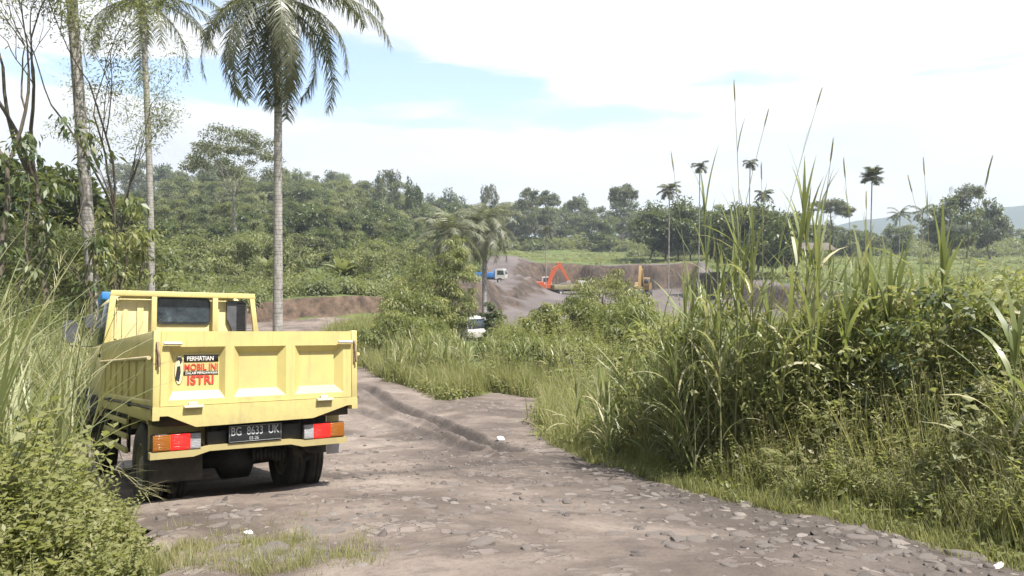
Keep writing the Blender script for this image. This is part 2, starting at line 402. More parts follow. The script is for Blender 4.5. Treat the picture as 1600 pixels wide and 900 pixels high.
# grid with growing cell size
def grid(xs, ys, zf, name, mat, keep=None, smooth=True, tint=None):
    X, Y = np.meshgrid(xs, ys); Z = zf(X, Y); nx, ny = len(xs), len(ys)
    V = np.stack([X, Y, Z], -1).reshape(-1, 3)
    i, j = np.meshgrid(np.arange(ny - 1), np.arange(nx - 1), indexing='ij')
    a = (i * nx + j).ravel(); F = np.stack([a, a + 1, a + nx + 1, a + nx], -1)
    if keep is not None:
        C = V[F].mean(1); k = keep(C[:, 0], C[:, 1]); F = F[k]
    used = np.unique(F); mp = np.zeros(len(V), int); mp[used] = np.arange(len(used))
    g = Geo(); g.add(V[used], mp[F]); return g.build(name, mat, smooth=smooth)
def axis(parts):
    o = []
    for a, b, st in parts: o += list(np.arange(a, b, st))
    return np.array(o + [parts[-1][1]])

def in_poly(x, y, poly):
    c = np.zeros(np.shape(x), bool); n = len(poly)
    for i in range(n):
        x0, y0 = poly[i]; x1, y1 = poly[(i + 1) % n]
        k = ((y0 > y) != (y1 > y)) & (x < (x1 - x0) * (y - y0) / (y1 - y0 + 1e-12) + x0); c ^= k
    return c
ROADPX = [(1680, 905), (1600, 880), (1500, 850), (1350, 812), (1150, 772), (1000, 735), (930, 712), (880, 690), (862, 668), (868, 642), (850, 622), (780, 612), (700, 622), (640, 602), (600, 588), (575, 572)]
R1 = [tuple(gp(*p)[:2]) for p in ROADPX]
# right edge going away, then the lane running off behind the truck, then back along its left side
R2 = [(-7.2, 31), (-9, 36), (-9, 44), (-8.8, 51.5), (-12, 50.6), (-17.5, 46.2), (-30, 46.0), (-30, 42.5), (-16, 41), (-13.5, 34), (-12.2, 26), (-9.8, 20), (-8.4, 15.5), (-7.9, 13), (-6.9, 10.8), (-5.4, 8.6), (-4.2, 7.4)]
LEFTPX = [(165, 800), (205, 835), (215, 870), (228, 905)]
R3 = [tuple(gp(*p)[:2]) for p in LEFTPX]
ROAD = R1 + R2 + R3 + [(-2.1, 2.0), (-2.2, -9), (4.2, -9), (3.6, 2.0)]
def edge_dist(x, y, poly=ROAD):
    x = np.asarray(x, float); y = np.asarray(y, float); d = np.full(x.shape, 1e9); n = len(poly)
    for i in range(n):
        ax, ay = poly[i]; bx, by = poly[(i + 1) % n]; L2 = (bx - ax) ** 2 + (by - ay) ** 2 + 1e-9
        t = np.clip(((x - ax) * (bx - ax) + (y - ay) * (by - ay)) / L2, 0, 1)
        d = np.minimum(d, np.hypot(x - ax - t * (bx - ax), y - ay - t * (by - ay)))
    return np.where(in_poly(x, y, poly), -d, d)     # negative inside the road
RUTA = [tuple(gp(*p)[:2]) for p in ((575, 610), (620, 640), (680, 662), (740, 690), (800, 712))]
RUTB = [tuple(gp(*p)[:2]) for p in ((560, 640), (620, 665), (690, 690), (740, 710))]
def ldist(x, y, line):
    d = np.full(np.shape(x), 1e9)
    for (ax, ay), (bx, by) in zip(line[:-1], line[1:]):
        t = np.clip(((x - ax) * (bx - ax) + (y - ay) * (by - ay)) / ((bx - ax) ** 2 + (by - ay) ** 2), 0, 1)
        d = np.minimum(d, np.hypot(x - ax - t * (bx - ax), y - ay - t * (by - ay)))
    return d
def roadz(x, y):
    z = T(x, y) + .012
    near = 1 - sm(14, 26, y)
    z = z + near * (.010 * wav(x, y, 12, 28, 1.7) + .006 * wav(x, y, 16, 28, 4.1) + .0035 * wav(x, y, 12, 28, 9.3))
    e = edge_dist(x, y)
    z = z - .045 * sm(-.35, 0.0, e) 
    da = ldist(x, y, RUTA); db = ldist(x, y, RUTB)
    z = z + .075 * np.exp(-((da - .22) / .10) ** 2) - .10 * np.exp(-(da / .13) ** 2) + .03 * np.exp(-((db - .18) / .08) ** 2) - .04 * np.exp(-(db / .12) ** 2)
    return z

def dirtmat(name, kind):
    m, t = newmat(name); co = objco(t)
    n1 = noise(t, .55, 6, .6, co, .6); n2 = noise(t, 3.2, 7, .68, co); n3 = noise(t, 22, 5, .65, co)
    if kind == 'road':
        c = ramp(t, n1, [(.30, (.070, .055, .046)), (.45, (.118, .094, .079)), (.56, (.185, .150, .126)), (.68, (.26, .216, .182))])
        c = mixc(t, mth(t, 'MULTIPLY', sstep(t, n2, .50, .66), .45), c, (.065, .053, .048))
        nv = t.nodes.new('ShaderNodeTexNoise'); nv.inputs['Scale'].default_value = 9; nv.inputs['Detail'].default_value = 4; t.links.new(co, nv.inputs['Vector']); dv = t.nodes.new('ShaderNodeVectorMath'); dv.operation = 'MULTIPLY_ADD'; t.links.new(nv.outputs['Color'], dv.inputs[0]); dv.inputs[1].default_value = (.16, .16, .16); t.links.new(co, dv.inputs[2])
        vor = t.nodes.new('ShaderNodeTexVoronoi'); t.links.new(dv.outputs[0], vor.inputs['Vector']); vor.inputs['Scale'].default_value = 8.5; vor.inputs['Randomness'].default_value = 1
        vor2 = t.nodes.new('ShaderNodeTexVoronoi'); vor2.feature = 'DISTANCE_TO_EDGE'; t.links.new(dv.outputs[0], vor2.inputs['Vector']); vor2.inputs['Scale'].default_value = 8.5
        s0 = t.nodes.new('ShaderNodeSeparateXYZ'); t.links.new(vor.outputs['Color'], s0.inputs[0])
        sel = mth(t, 'MULTIPLY', sstep(t, s0.outputs[0], .62, .72), sstep(t, noise(t, .8, 4, .5, co), .44, .56))
        st = mth(t, 'MULTIPLY', sel, sstep(t, vor2.outputs[0], .03, .09))
        c = mixc(t, mth(t, 'MULTIPLY', st, .38), c, (.27, .235, .21))
        h = mth(t, 'ADD', mth(t, 'MULTIPLY', n2, .7), mth(t, 'ADD', mth(t, 'MULTIPLY', st, .35), mth(t, 'MULTIPLY', n3, .35)))
        c = mixc(t, mth(t, 'MULTIPLY', sstep(t, n3, .45, .7), .25), c, (.06, .048, .042))
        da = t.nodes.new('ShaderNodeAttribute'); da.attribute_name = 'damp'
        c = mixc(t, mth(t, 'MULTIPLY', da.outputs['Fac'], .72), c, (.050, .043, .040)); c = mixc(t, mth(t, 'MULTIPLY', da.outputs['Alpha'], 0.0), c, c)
        dist = .045
    elif kind == 'pit':
        s = t.nodes.new('ShaderNodeSeparateXYZ'); ge = t.nodes.new('ShaderNodeNewGeometry'); t.links.new(ge.outputs['Normal'], s.inputs[0])
        sz = t.nodes.new('ShaderNodeSeparateXYZ'); t.links.new(co, sz.inputs[0])
        flat = ramp(t, noise(t, .12, 6, .6, co), [(.35, (.095, .080, .077)), (.6, (.140, .120, .115))])
        mpv = t.nodes.new('ShaderNodeMapping'); mpv.inputs['Scale'].default_value = (1.2, 1.2, .25); t.links.new(co, mpv.inputs['Vector'])
        wall = ramp(t, noise(t, .9, 7, .7, mpv.outputs[0]), [(.35, (.026, .022, .019)), (.5, (.068, .052, .042)), (.65, (.115, .080, .060))])
        c = mixc(t, sstep(t, s.outputs[2], .80, .97), wall, flat); h = n2; dist = .12
    else:
        s = t.nodes.new('ShaderNodeSeparateXYZ'); ge = t.nodes.new('ShaderNodeNewGeometry'); t.links.new(ge.outputs['Normal'], s.inputs[0])
        grass = ramp(t, noise(t, .35, 7, .7, co), [(.35, (.055, .075, .025)), (.55, (.10, .125, .038)), (.7, (.17, .17, .065))])
        soil = ramp(t, noise(t, 1.4, 7, .7, co), [(.35, (.042, .032, .025)), (.5, (.092, .064, .046)), (.68, (.15, .105, .077))])
        c = mixc(t, sstep(t, s.outputs[2], .86, .965), soil, grass)
        c = mixc(t, mth(t, 'MULTIPLY', sstep(t, n2, .55, .7), .5), c, (.06, .05, .03)); h = n2; dist = .08
    p = t.nodes.new('ShaderNodeBsdfPrincipled'); t.links.new(c, p.inputs['Base Color']); p.inputs['Roughness'].default_value = .92; p.inputs['Specular IOR Level'].default_value = .25
    b = t.nodes.new('ShaderNodeBump'); b.inputs['Strength'].default_value = .9; b.inputs['Distance'].default_value = dist
    t.links.new(h, b.inputs['Height']); t.links.new(b.outputs[0], p.inputs['Normal'])
    o = t.nodes.new('ShaderNodeOutputMaterial'); t.links.new(p.outputs[0], o.inputs[0]); return m
MG = dirtmat('ground_soil', 'ground'); MR = dirtmat('road_dirt', 'road'); MP = dirtmat('pit_earth', 'pit')

def pitmask(x, y):
    return (y > 39) & (y < 146) & (x > np.interp(y, [38, 55, 70, 90, 112, 125, 150], [-5, -9, -10, -7, -6, -6, -4])) & (x < np.where(y < 72, 90, 37))
def groundz(x, y):
    e = edge_dist(x, y); return T(x, y) - .10 * (e < -.05)
xs = axis([(-2200, -400, 200), (-400, -130, 9), (-130, -40, 2.5), (-40, -14, .6), (-14, 12, .2), (12, 40, .6), (40, 130, 2.0), (130, 400, 9), (400, 2200, 200)])
ys = axis([(-60, -10, 5), (-10, 3, .5), (3, 30, .2), (30, 75, .45), (75, 160, .9), (160, 420, 5), (420, 2160, 120)])
go = grid(xs, ys, groundz, 'ground', MG, keep=lambda x, y: ~((y > 42) & (y < 143) & pitmask(x - 1.5, y) & pitmask(x + 1.5, y)))
tag(go, kind='structure')
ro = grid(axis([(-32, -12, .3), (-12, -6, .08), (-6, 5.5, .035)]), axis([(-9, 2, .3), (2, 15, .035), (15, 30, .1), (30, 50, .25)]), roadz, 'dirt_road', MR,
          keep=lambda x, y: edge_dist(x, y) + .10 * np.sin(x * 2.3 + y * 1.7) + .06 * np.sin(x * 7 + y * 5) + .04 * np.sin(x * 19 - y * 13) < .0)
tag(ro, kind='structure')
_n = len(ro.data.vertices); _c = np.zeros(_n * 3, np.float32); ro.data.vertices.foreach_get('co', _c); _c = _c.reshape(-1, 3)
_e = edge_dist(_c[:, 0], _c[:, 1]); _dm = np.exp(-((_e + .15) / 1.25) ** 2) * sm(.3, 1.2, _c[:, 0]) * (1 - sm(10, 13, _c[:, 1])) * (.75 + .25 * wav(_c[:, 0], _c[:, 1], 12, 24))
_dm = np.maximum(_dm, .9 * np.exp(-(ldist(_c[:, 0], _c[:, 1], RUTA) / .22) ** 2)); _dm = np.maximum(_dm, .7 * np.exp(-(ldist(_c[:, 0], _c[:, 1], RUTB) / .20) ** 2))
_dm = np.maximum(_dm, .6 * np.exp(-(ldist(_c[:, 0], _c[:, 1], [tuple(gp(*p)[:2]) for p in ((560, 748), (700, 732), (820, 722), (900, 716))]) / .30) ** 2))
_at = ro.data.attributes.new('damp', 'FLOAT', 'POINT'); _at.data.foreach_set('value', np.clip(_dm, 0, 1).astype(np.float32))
po = grid(axis([(-14, 60, .6), (60, 116, 2)]), axis([(38, 150, .5)]), lambda x, y: T(x, y) + .01, 'pit_floor', MP, keep=pitmask)
tag(po, kind='structure')

# mountains
g = Geo(); xsm = np.linspace(-1000, 2150, 160); r = np.random.default_rng(3)
prof = np.interp(xsm, [-2500, 420, 640, 800, 950, 1100, 1500, 2100, 3700], [0, 0, 66, 78, 98, 122, 160, 90, 40]) + 3 * np.sin(xsm / 60) + 2 * np.sin(xsm / 23 + 1)
xsm = xsm * .68; prof = prof * .68 * sm(272, 408, xsm)
rows = []
for k, (yy, f) in enumerate([(900, 0), (960, .45), (1020, .8), (1080, 1.02), (1400, 0)]):
    rows.append(np.stack([xsm, yy + 40 * np.sin(xsm / 130 + k), -6 + prof * f * (1 + .08 * np.sin(xsm / 70 + 2 * k))], 1))
V = np.concatenate(rows); n = len(xsm)
F = [(a * n + i, a * n + i + 1, (a + 1) * n + i + 1, (a + 1) * n + i) for a in range(4) for i in range(n - 1)]
g.add(V, F); mo = g.build('mountains', surf('mountain_forest', [(.3, (.03, .05, .05)), (.7, (.05, .075, .06))], .01, 6, .95), smooth=True)
tag(mo, kind='structure')

# haze
HD = .00048
g = Geo(); g.box(-2300, 2300, -70, 2250, -9, 200)
hm, t = newmat('haze_air'); pv = t.nodes.new('ShaderNodeVolumePrincipled'); pv.inputs['Color'].default_value = (.80, .90, 1.0, 1)
pv.inputs['Density'].default_value = HD; pv.inputs['Anisotropy'].default_value = .2
o = t.nodes.new('ShaderNodeOutputMaterial'); t.links.new(pv.outputs[0], o.inputs[1])
hz = g.build('haze', hm); tag(hz, kind='stuff')
# ------------------------------------------------------------------ the yellow dump truck
Y = paint('yellow_paint', (.57, .485, .19), amt=.6)
YW = paint('pale_yellow_paint', (.60, .52, .26), amt=.35)
BLK = surf('black_metal', [(.3, (.016, .016, .017)), (.7, (.04, .038, .036))], 6, 5, .6, .2, 30)
RUB = surf('tyre_rubber', [(.35, (.022, .021, .020)), (.7, (.075, .066, .058))], 5, 6, .88, .3, 40)
PLA = surf('grey_plastic', [(.3, (.06, .063, .072)), (.7, (.10, .103, .112))], 8, 4, .5, .1, 60)
WHT = surf('white_paint', [(.3, (.50, .49, .46)), (.7, (.64, .63, .60))], 4, 5, .45)
AMB = emis('amber_lens', (.24, .085, .012), (.7, .2, .02), .03)
RED = emis('red_lens', (.62, .012, .01), (1, .02, .015), .7)
CLR = surf('clear_lens', [(.3, (.24, .24, .25)), (.7, (.34, .34, .35))], 12, 3, .2)
BLU = paint('blue_paint', (.03, .19, .52), amt=.3)
CHR = surf('bare_metal', [(.3, (.5, .47, .42)), (.7, (.68, .66, .6))], 10, 4, .4, metal=.4)
ORG = paint('orange_red_paint', (.52, .10, .035), amt=.6)
YOR = paint('ochre_paint', (.34, .22, .08), amt=.8)
def glassmat():
    m, t = newmat('dark_glass'); co = objco(t)
    c = ramp(t, noise(t, 6, 4, .6, co), [(.35, (.012, .016, .02)), (.6, (.05, .065, .075)), (.75, (.12, .15, .15))])
    p = t.nodes.new('ShaderNodeBsdfPrincipled'); t.links.new(c, p.inputs['Base Color']); p.inputs['Roughness'].default_value = .06
    p.inputs['Specular IOR Level'].default_value = .8
    o = t.nodes.new('ShaderNodeOutputMaterial'); t.links.new(p.outputs[0], o.inputs[0]); return m
GLS = glassmat()
def bev(o, wdt=.004, seg=2):
    b = o.modifiers.new('bevel', 'BEVEL'); b.width = wdt; b.segments = seg; b.limit_method = 'ANGLE'; b.angle_limit = rad(35); return o
def text(name, s, size, mat, parent, loc, rot=(PI / 2, 0, 0), ext=.0012, sx=1.0, off=0.0, align='LEFT', space=1.0):
    c = bpy.data.curves.new(name, 'FONT'); c.body = s; c.size = size; c.extrude = ext; c.offset = off; c.align_x = align; c.space_character = space
    to = bpy.data.objects.new('tmp', c); COL.objects.link(to)
    dg = bpy.context.evaluated_depsgraph_get(); me = bpy.data.meshes.new_from_object(to.evaluated_get(dg))
    bpy.data.objects.remove(to); me.materials.clear(); me.materials.append(mat)
    o = bpy.data.objects.new(name, me); COL.objects.link(o); o.parent = parent; o.location = loc; o.rotation_euler = rot; o.scale = (sx, 1, 1); return o

Fv = Vector((-0.57593119, 0.80723214, -0.12914927)); Rv = Vector((0.8170862, 0.57342698, -0.05959562)); Uv = Vector((-0.02595018, 0.13984906, 0.98983273))
corner = Vector((-2.9787234, 6.22650073, 0.95177359))
# local frame: x right, y forward, z up, z=0 on the top edge of the bed; the Empty sits on the ground under the rear axle
OX, OY, OZ = .9, .9, -1.6
TR = empty('dump_truck')
Mt = Matrix((( Rv.x, Fv.x, Uv.x, 0), (Rv.y, Fv.y, Uv.y, 0), (Rv.z, Fv.z, Uv.z, 0), (0, 0, 0, 1)))
TR.matrix_world = Matrix.Translation(corner + Rv * OX + Fv * OY + Uv * OZ) @ Mt
tag(TR, 'yellow open dump truck seen from behind with a MOBIL INI ISTRI sticker on its tailgate', 'dump truck')
OFF = Vector((-OX, -OY, -OZ))
def tp(g, name, mats, bv=.004, parent=TR, label=None, smooth=False):
    o = g.build(name, mats, parent, smooth)
    if parent is TR: o.location = OFF
    if bv: bev(o, bv)
    if label: o['label'] = label
    return o
# tailgate with three pressed panels
g = Geo()
xsg = [.06, .125, .579, .651, 1.113, 1.194, 1.664, 1.745]; zt, z1, z2, zb = -.004, -.135, -.58, -.628
panels = [(.125, .579, .165, .540), (.651, 1.113, .71, 1.046), (1.194, 1.664, 1.254, 1.594)]
def quad(g, a, b, c, d, mat=0): g.add([a, b, c, d], [(0, 1, 2, 3)], .5, mat)
y0 = 0.0
quad(g, (.06, y0, z1), (1.745, y0, z1), (1.745, y0, zt), (.06, y0, zt))
quad(g, (.06, y0, zb), (1.745, y0, zb), (1.745, y0, z2), (.06, y0, z2))
for a, b in ((.06, .125), (.579, .651), (1.113, 1.194), (1.664, 1.745)): quad(g, (a, y0, z2), (b, y0, z2), (b, y0, z1), (a, y0, z1))
RD = .055
for a, b, c, d in panels:
    zi, zj = z1 - .055, z2 + .072
    quad(g, (c, RD, zj), (d, RD, zj), (d, RD, zi), (c, RD, zi))
    quad(g, (a, y0, z1), (b, y0, z1), (d, RD, zi), (c, RD, zi)); quad(g, (a, y0, z2), (c, RD, zj), (d, RD, zj), (b, y0, z2))
    quad(g, (a, y0, z2), (a, y0, z1), (c, RD, zi), (c, RD, zj)); quad(g, (b, y0, z2), (d, RD, zj), (d, RD, zi), (b, y0, z1))
quad(g, (.06, y0, zt), (1.745, y0, zt), (1.745, .06, zt), (.06, .06, zt)); quad(g, (.06, .06, zt), (1.745, .06, zt), (1.745, .06, zb), (.06, .06, zb))
quad(g, (.06, y0, zb), (.06, y0, zt), (.06, .06, zt), (.06, .06, zb)); quad(g, (1.745, y0, zb), (1.745, .06, zb), (1.745, .06, zt), (1.745, y0, zt)); quad(g, (.06, y0, zb), (.06, .06, zb), (1.745, .06, zb), (1.745, y0, zb))
tail = tp(g, 'tailgate', Y, 0)
# sticker
RDT = RD - .004
def stick(name, x0, x1, z0, z1_, mat, e=.002):
    g = Geo(); g.box(x0, x1, RDT - e, RDT + .003, z0, z1_); return g.build(name, mat, tail)
INK = surf('sticker_black', [(0, (.02, .02, .025))], 5, 2, .5); RINK = surf('sticker_red', [(0, (.62, .05, .035))], 5, 2, .5); WINK = surf('sticker_white', [(0, (.75, .72, .66))], 5, 2, .5)
stick('sticker_strip', .250, .532, -.262, -.205, INK); stick('sticker_strip', .250, .532, -.373, -.345, INK)
text('lettering', 'PERHATIAN', .052, WINK, tail, (.272, RDT - .003, -.253), sx=.80, off=.0006)
text('lettering', 'MOBIL INI', .078, RINK, tail, (.252, RDT - .001, -.334), sx=.80, off=.0016)
text('lettering', 'DALAM PENGAWASAN', .026, WINK, tail, (.262, RDT - .003, -.3685), sx=1.0, off=.0003)
text('lettering', 'ISTRI', .105, RINK, tail, (.275, RDT - .001, -.455), sx=.93, off=.003, space=1.06)
def disc(g, cx, cz, rx, rz, mat, y, n=20): g.add([(cx + rx * math.cos(a), y, cz + rz * math.sin(a)) for a in np.linspace(0, 2 * PI, n, endpoint=False)][::-1], [tuple(range(n))], .5, mat)
g = Geo()
disc(g, .212, -.33, .036, .125, 2, RDT - .0005); disc(g, .212, -.33, .033, .121, 1, RDT - .0010)
disc(g, .214, -.25, .021, .032, 0, RDT - .0015); disc(g, .206, -.268, .012, .019, 1, RDT - .0020)
g.add([(.196, RDT - .0015, -.30), (.222, RDT - .0015, -.295), (.226, RDT - .0015, -.35), (.214, RDT - .0015, -.43), (.182, RDT - .0015, -.415), (.188, RDT - .0015, -.36)], [(0, 5, 4, 3, 2, 1)], .5, 0)
g.build('sticker_figure', [INK, surf('sticker_cream', [(0, (.70, .62, .36))], 5, 2, .5), INK], tail)
# bed: side panels, posts, beams, floor, front board
for s in (0, 1):
    g = Geo(); xo = 0 if s == 0 else 1.8; sg = 1 if s == 0 else -1
    X = lambda a: xo + sg * a
    def bx(a, b, y0, y1, z0, z1_, mat=0): x0, x1 = sorted((X(a), X(b))); g.box(x0, x1, y0, y1, z0, z1_, mat)
    bx(.022, .045, .06, 3.06, -.62, -.002)
    bx(0, .040, .062, 3.07, -.205, 0.0); bx(0, .036, .064, 3.07, -.628, -.575)
    for yy in np.linspace(.07, 3.0, 8): bx(.004, .030, yy, yy + .055, -.58, -.19)
    tp(g, 'side_panel', Y, .006)
    g = Geo(); x0, x1 = sorted((X(-.022), X(-.022))); g.tube([(X(-.028), .02, -.222), (X(-.028), 3.02, -.222)], .017, 10); tp(g, 'side_rail', Y if s else surf('worn_pipe', [(.3, (.42, .34, .17)), (.7, (.55, .46, .27))], 6, 4, .5), 0)
    g = Geo(); g.tube([(X(-.008), .0, -.638), (X(-.008), 3.05, -.638)], .011, 8); bx(-.022, .004, 1.05, 1.13, -.66, -.615); bx(-.022, .004, 2.35, 2.43, -.66, -.615); tp(g, 'hinge_rod', BLK, 0)
    g = Geo(); bx(.0, .055, -.012, .062, -.70, .004); tp(g, 'corner_post', Y, .004)
    g = Geo(); bx(.002, .06, .02, 3.08, -.745, -.645); tp(g, 'side_beam', Y, .005)
g = Geo(); g.prism([(-.0, -.632), (-.0, -.742), (.052, -.742), (.056, -.708), (.12, -.708), (.34, -.812), (1.36, -.805), (1.70, -.706), (1.742, -.706), (1.745, -.742), (1.80, -.742), (1.80, -.632)][::-1], 'y', -.014, .05)
tp(g, 'rear_beam', Y, .004)
g = Geo(); g.box(.05, 1.75, .04, 3.1, -.66, -.62); tp(g, 'bed_floor', surf('worn_bed_steel', [(.3, (.12, .10, .08)), (.7, (.35, .28, .16))], 4, 6, .6), 0)
g = Geo(); g.box(.002, 1.798, 3.075, 3.11, -.62, 0); tp(g, 'front_board', Y, .004)
# head frame
g = Geo(); g.hexa([(.055, 3.08, .555), (1.745, 3.08, .555), (1.745, 3.13, .555), (.055, 3.13, .555), (.07, 3.08, .62), (1.73, 3.08, .62), (1.73, 3.13, .62), (.07, 3.13, .62)])
for (a, b, c, d) in ((.0, .06, .06, .125), (.505, .565, .505, .565), (1.21, 1.275, 1.21, 1.275), (1.735, 1.80, 1.67, 1.73)):
    g.hexa([(a, 3.082, -.01), (b, 3.082, -.01), (b, 3.128, -.01), (a, 3.128, -.01), (c, 3.082, .556), (d, 3.082, .556), (d, 3.128, .556), (c, 3.128, .556)])
tp(g, 'head_frame', Y, .004)
# tailgate latches
for s, x0 in ((0, .075), (1, 1.605)):
    g = Geo(); g.tube([(x0, -.028, -.105), (x0 + .14, -.028, -.108)], .014, 8); tp(g, 'latch_pin', WHT, 0)
    g = Geo(); xx = .03 if s == 0 else 1.77
    g.box(xx - .013, xx + .013, -.03, -.012, -.30, -.09); g.hexa([(xx + .004, -.05, -.30), (xx + .02, -.05, -.30), (xx + .02, -.034, -.30), (xx + .004, -.034, -.30), (xx - .012, -.05, -.10), (xx + .006, -.05, -.10), (xx + .006, -.034, -.10), (xx - .012, -.034, -.10)])
    tp(g, 'latch_lever', surf('rusty_steel', [(.3, (.14, .08, .05)), (.7, (.42, .33, .2))], 14, 4, .7), .002)
for x0 in (.238, 1.392):
    g = Geo(); g.box(x0, x0 + .155, -.055, -.014, -.650, -.628); g.box(x0 + .04, x0 + .11, -.024, -.002, -.628, -.60); tp(g, 'bottom_catch', surf('worn_catch', [(.3, (.55, .5, .38)), (.7, (.7, .66, .55))], 9, 4, .5), .004)
# chassis
g = Geo()
for x0 in (.50, 1.22): g.box(x0, x0 + .075, .15, 4.6, -.98, -.80)
for yy in (.16, 1.6, 2.8): g.box(.5, 1.295, yy, yy + .07, -.97, -.81)
g.box(.44, .95, 1.3, 2.3, -1.24, -.99); g.lathe([(.35, .02), (.35, .07), (.72, .085), (.78, .2), (1.02, .2), (1.08, .085), (1.45, .07), (1.45, .02)], (0, .9, -1.2)); g.tube([(.9, .9, -1.2), (.9, 2.9, -1.02)], .045, 10)
g.box(.30, .62, 1.9, 2.6, -1.22, -.86)
for xx in (.40, 1.33): g.prism([(.25, -1.02), (.9, -1.12), (1.55, -1.02), (1.55, -.98), (.9, -1.07), (.25, -.98)], 'x', xx, xx + .06)
rr = random.Random(4)
for k in range(9): x_ = .98 + k * .035; g.box(x_, x_ + .026, .55, .62, -1.20 - rr.random() * .05, -1.1)
g.box(.02, .12, 3.15, 3.25, -1.0, -.7); g.box(1.68, 1.78, 3.15, 3.25, -1.0, -.7)
tp(g, 'chassis', BLK, 0)
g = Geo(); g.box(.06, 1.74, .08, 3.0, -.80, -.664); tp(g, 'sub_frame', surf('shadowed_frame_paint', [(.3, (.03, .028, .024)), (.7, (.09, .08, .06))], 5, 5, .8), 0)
# lamp bar, lights, plate
g = Geo(); g.box(.46, .62, .10, .16, -.985, -.87); tp(g, 'lamp_bracket', BLK, .003)
g = Geo(); g.box(1.11, 1.29, .10, .16, -.985, -.85); tp(g, 'lamp_bracket', BLK, .003)
g = Geo()
prof = [(.0, -1.065), (.34, -1.065), (.47, -1.03), (1.18, -1.035), (1.29, -1.065), (1.72, -1.065), (1.72, -1.005), (1.31, -1.005), (1.17, -.985), (.47, -.982), (.34, -1.003), (.0, -1.005)]
g.prism(prof, 'y', .06, .15); tp(g, 'under_run_bar', Y, .005)
def lamp(x0, x1, secs):
    e = Geo(); e.box(x0 - .006, x1 + .006, .075, .14, -1.004, -.862); h = tp(e, 'tail_light', BLK, .006)
    for a, b, m, nm in secs:
        q = Geo(); q.box(a, b, .052, .085, -.997, -.869)
        for zz in np.linspace(-.985, -.88, 9): q.box(a + .004, b - .004, .0505, .056, zz, zz + .005)
        bev(q.build(nm, m, h), .005)
lamp(.017, .398, [(.019, .156, AMB, 'amber_lens'), (.158, .309, RED, 'red_lens'), (.311, .396, CLR, 'clear_lens')])
lamp(1.30, 1.695, [(1.302, 1.392, CLR, 'clear_lens'), (1.394, 1.553, RED, 'red_lens'), (1.555, 1.693, AMB, 'amber_lens')])
g = Geo(); g.box(.622, 1.092, .045, .052, -.978, -.828); pl = tp(g, 'number_plate', surf('plate_black', [(0, (.022, .024, .027))], 5, 2, .4), .006)
PW = surf('plate_white', [(0, (.42, .44, .45))], 5, 2, .5)
text('lettering', 'BG  8633  UK', .105, PW, pl, (.641, .0445, -.916), sx=.70, off=.0006)
text('lettering', '03-26', .040, PW, pl, (.80, .0445, -.960), sx=.9)
g = Geo()
for a, b, c, d in ((.630, 1.084, -.972, -.969), (.630, 1.084, -.837, -.834), (.630, .633, -.97, -.836), (1.081, 1.084, -.97, -.836)): g.box(a, b, .0435, .046, c, d)
g.build('plate_border', PW, pl)
# mudguards and flaps
for s in (0, 1):
    X = (lambda a: a) if s == 0 else (lambda a: 1.8 - a)
    def bx(a, b, y0, y1, z0, z1_): x0, x1 = sorted((X(a), X(b))); g.box(x0, x1, y0, y1, z0, z1_)
    g = Geo(); bx(.035, .50 if s == 0 else .16, .36, .375, -1.02, -.75); tp(g, 'mudguard', Y, .003)
    if s == 0: g = Geo(); bx(.045, .48, .352, .362, -1.30, -1.0); tp(g, 'mud_flap', RUB, .002)
    else:
        g = Geo(); bx(.17, .50, .352, .362, -1.17, -.75); tp(g, 'mud_flap', RUB, .002)
        g = Geo(); bx(.03, .165, .352, .362, -1.19, -1.0); tp(g, 'mud_flap', surf('pale_flap', [(.3, (.30, .30, .32)), (.7, (.42, .42, .45))], 5, 4, .4), .002, label='pale grey outer mud flap')
    g = Geo(); x0, x1 = sorted((X(.03), X(.30)));
    g.prism([(.36, -.752), (.36, -.80), (.45, -.765), (1.35, -.765), (1.42, -.80), (1.42, -.752)], 'x', x0, x1); tp(g, 'wheel_arch', Y, .003)
    for zz in (-.80, -.94, -1.075):
        g = Geo(); bx(.012, .04, 1.42, 3.0, zz - .052, zz); tp(g, 'guard_rail', Y, .004)
    g = Geo()
    for yy in (1.5, 2.1, 2.9):
        g = Geo(); bx(.04, .07, yy, yy + .05, -1.125, -.72); tp(g, 'guard_bracket', BLK, .002)
# wheels
def wheel(name, xc, yc, wd, R=.395, sgn=1, rz=0):
    o = empty(name)
    bpy.data.objects.remove(o)
    g = Geo(); h = wd / 2
    g.lathe([(-h * .8, .21), (-h, .26), (-h, R - .05), (-h * .78, R - .012), (-h * .55, R), (-h * .5, R - .016), (-h * .44, R), (-.012, R + .002), (-.008, R - .018), (.008, R - .018), (.012, R + .002), (h * .44, R), (h * .5, R - .016), (h * .55, R), (h * .78, R - .012), (h, R - .05), (h, .26), (h * .8, .21)], (0, 0, 0), ns=48)
    ty = g.build(name, RUB, TR, True); ty.location = OFF + Vector((xc, yc, -1.6 + R)); ty.rotation_euler = (0, 0, rz)
    g = Geo(); q = sgn
    g.lathe([(q * h * .8, .212), (q * h * .86, .20), (q * h * .35, .19), (q * h * .30, .10), (q * h * .75, .085), (q * h * .8, .0)], (0, 0, 0), ns=32)
    g.lathe([(-q * h * .8, .212), (-q * h * .5, .19), (-q * h * .4, .0)], (0, 0, 0), ns=32)
    for k in range(6): a = k * PI / 3; g.lathe([(q * h * .36, .016), (q * h * .55, .014), (q * h * .56, 0)], (0, .145 * math.cos(a), .145 * math.sin(a)), ns=8)
    rm = g.build('rim', surf('dirty_rim', [(.3, (.10, .09, .08)), (.7, (.26, .23, .18))], 8, 4, .6), ty, True)
    return ty
for xc, sg in ((.13, -1), (.32, 1), (1.42, -1), (1.60, 1)): wheel('rear_wheel', xc, .9, .165, sgn=sg)
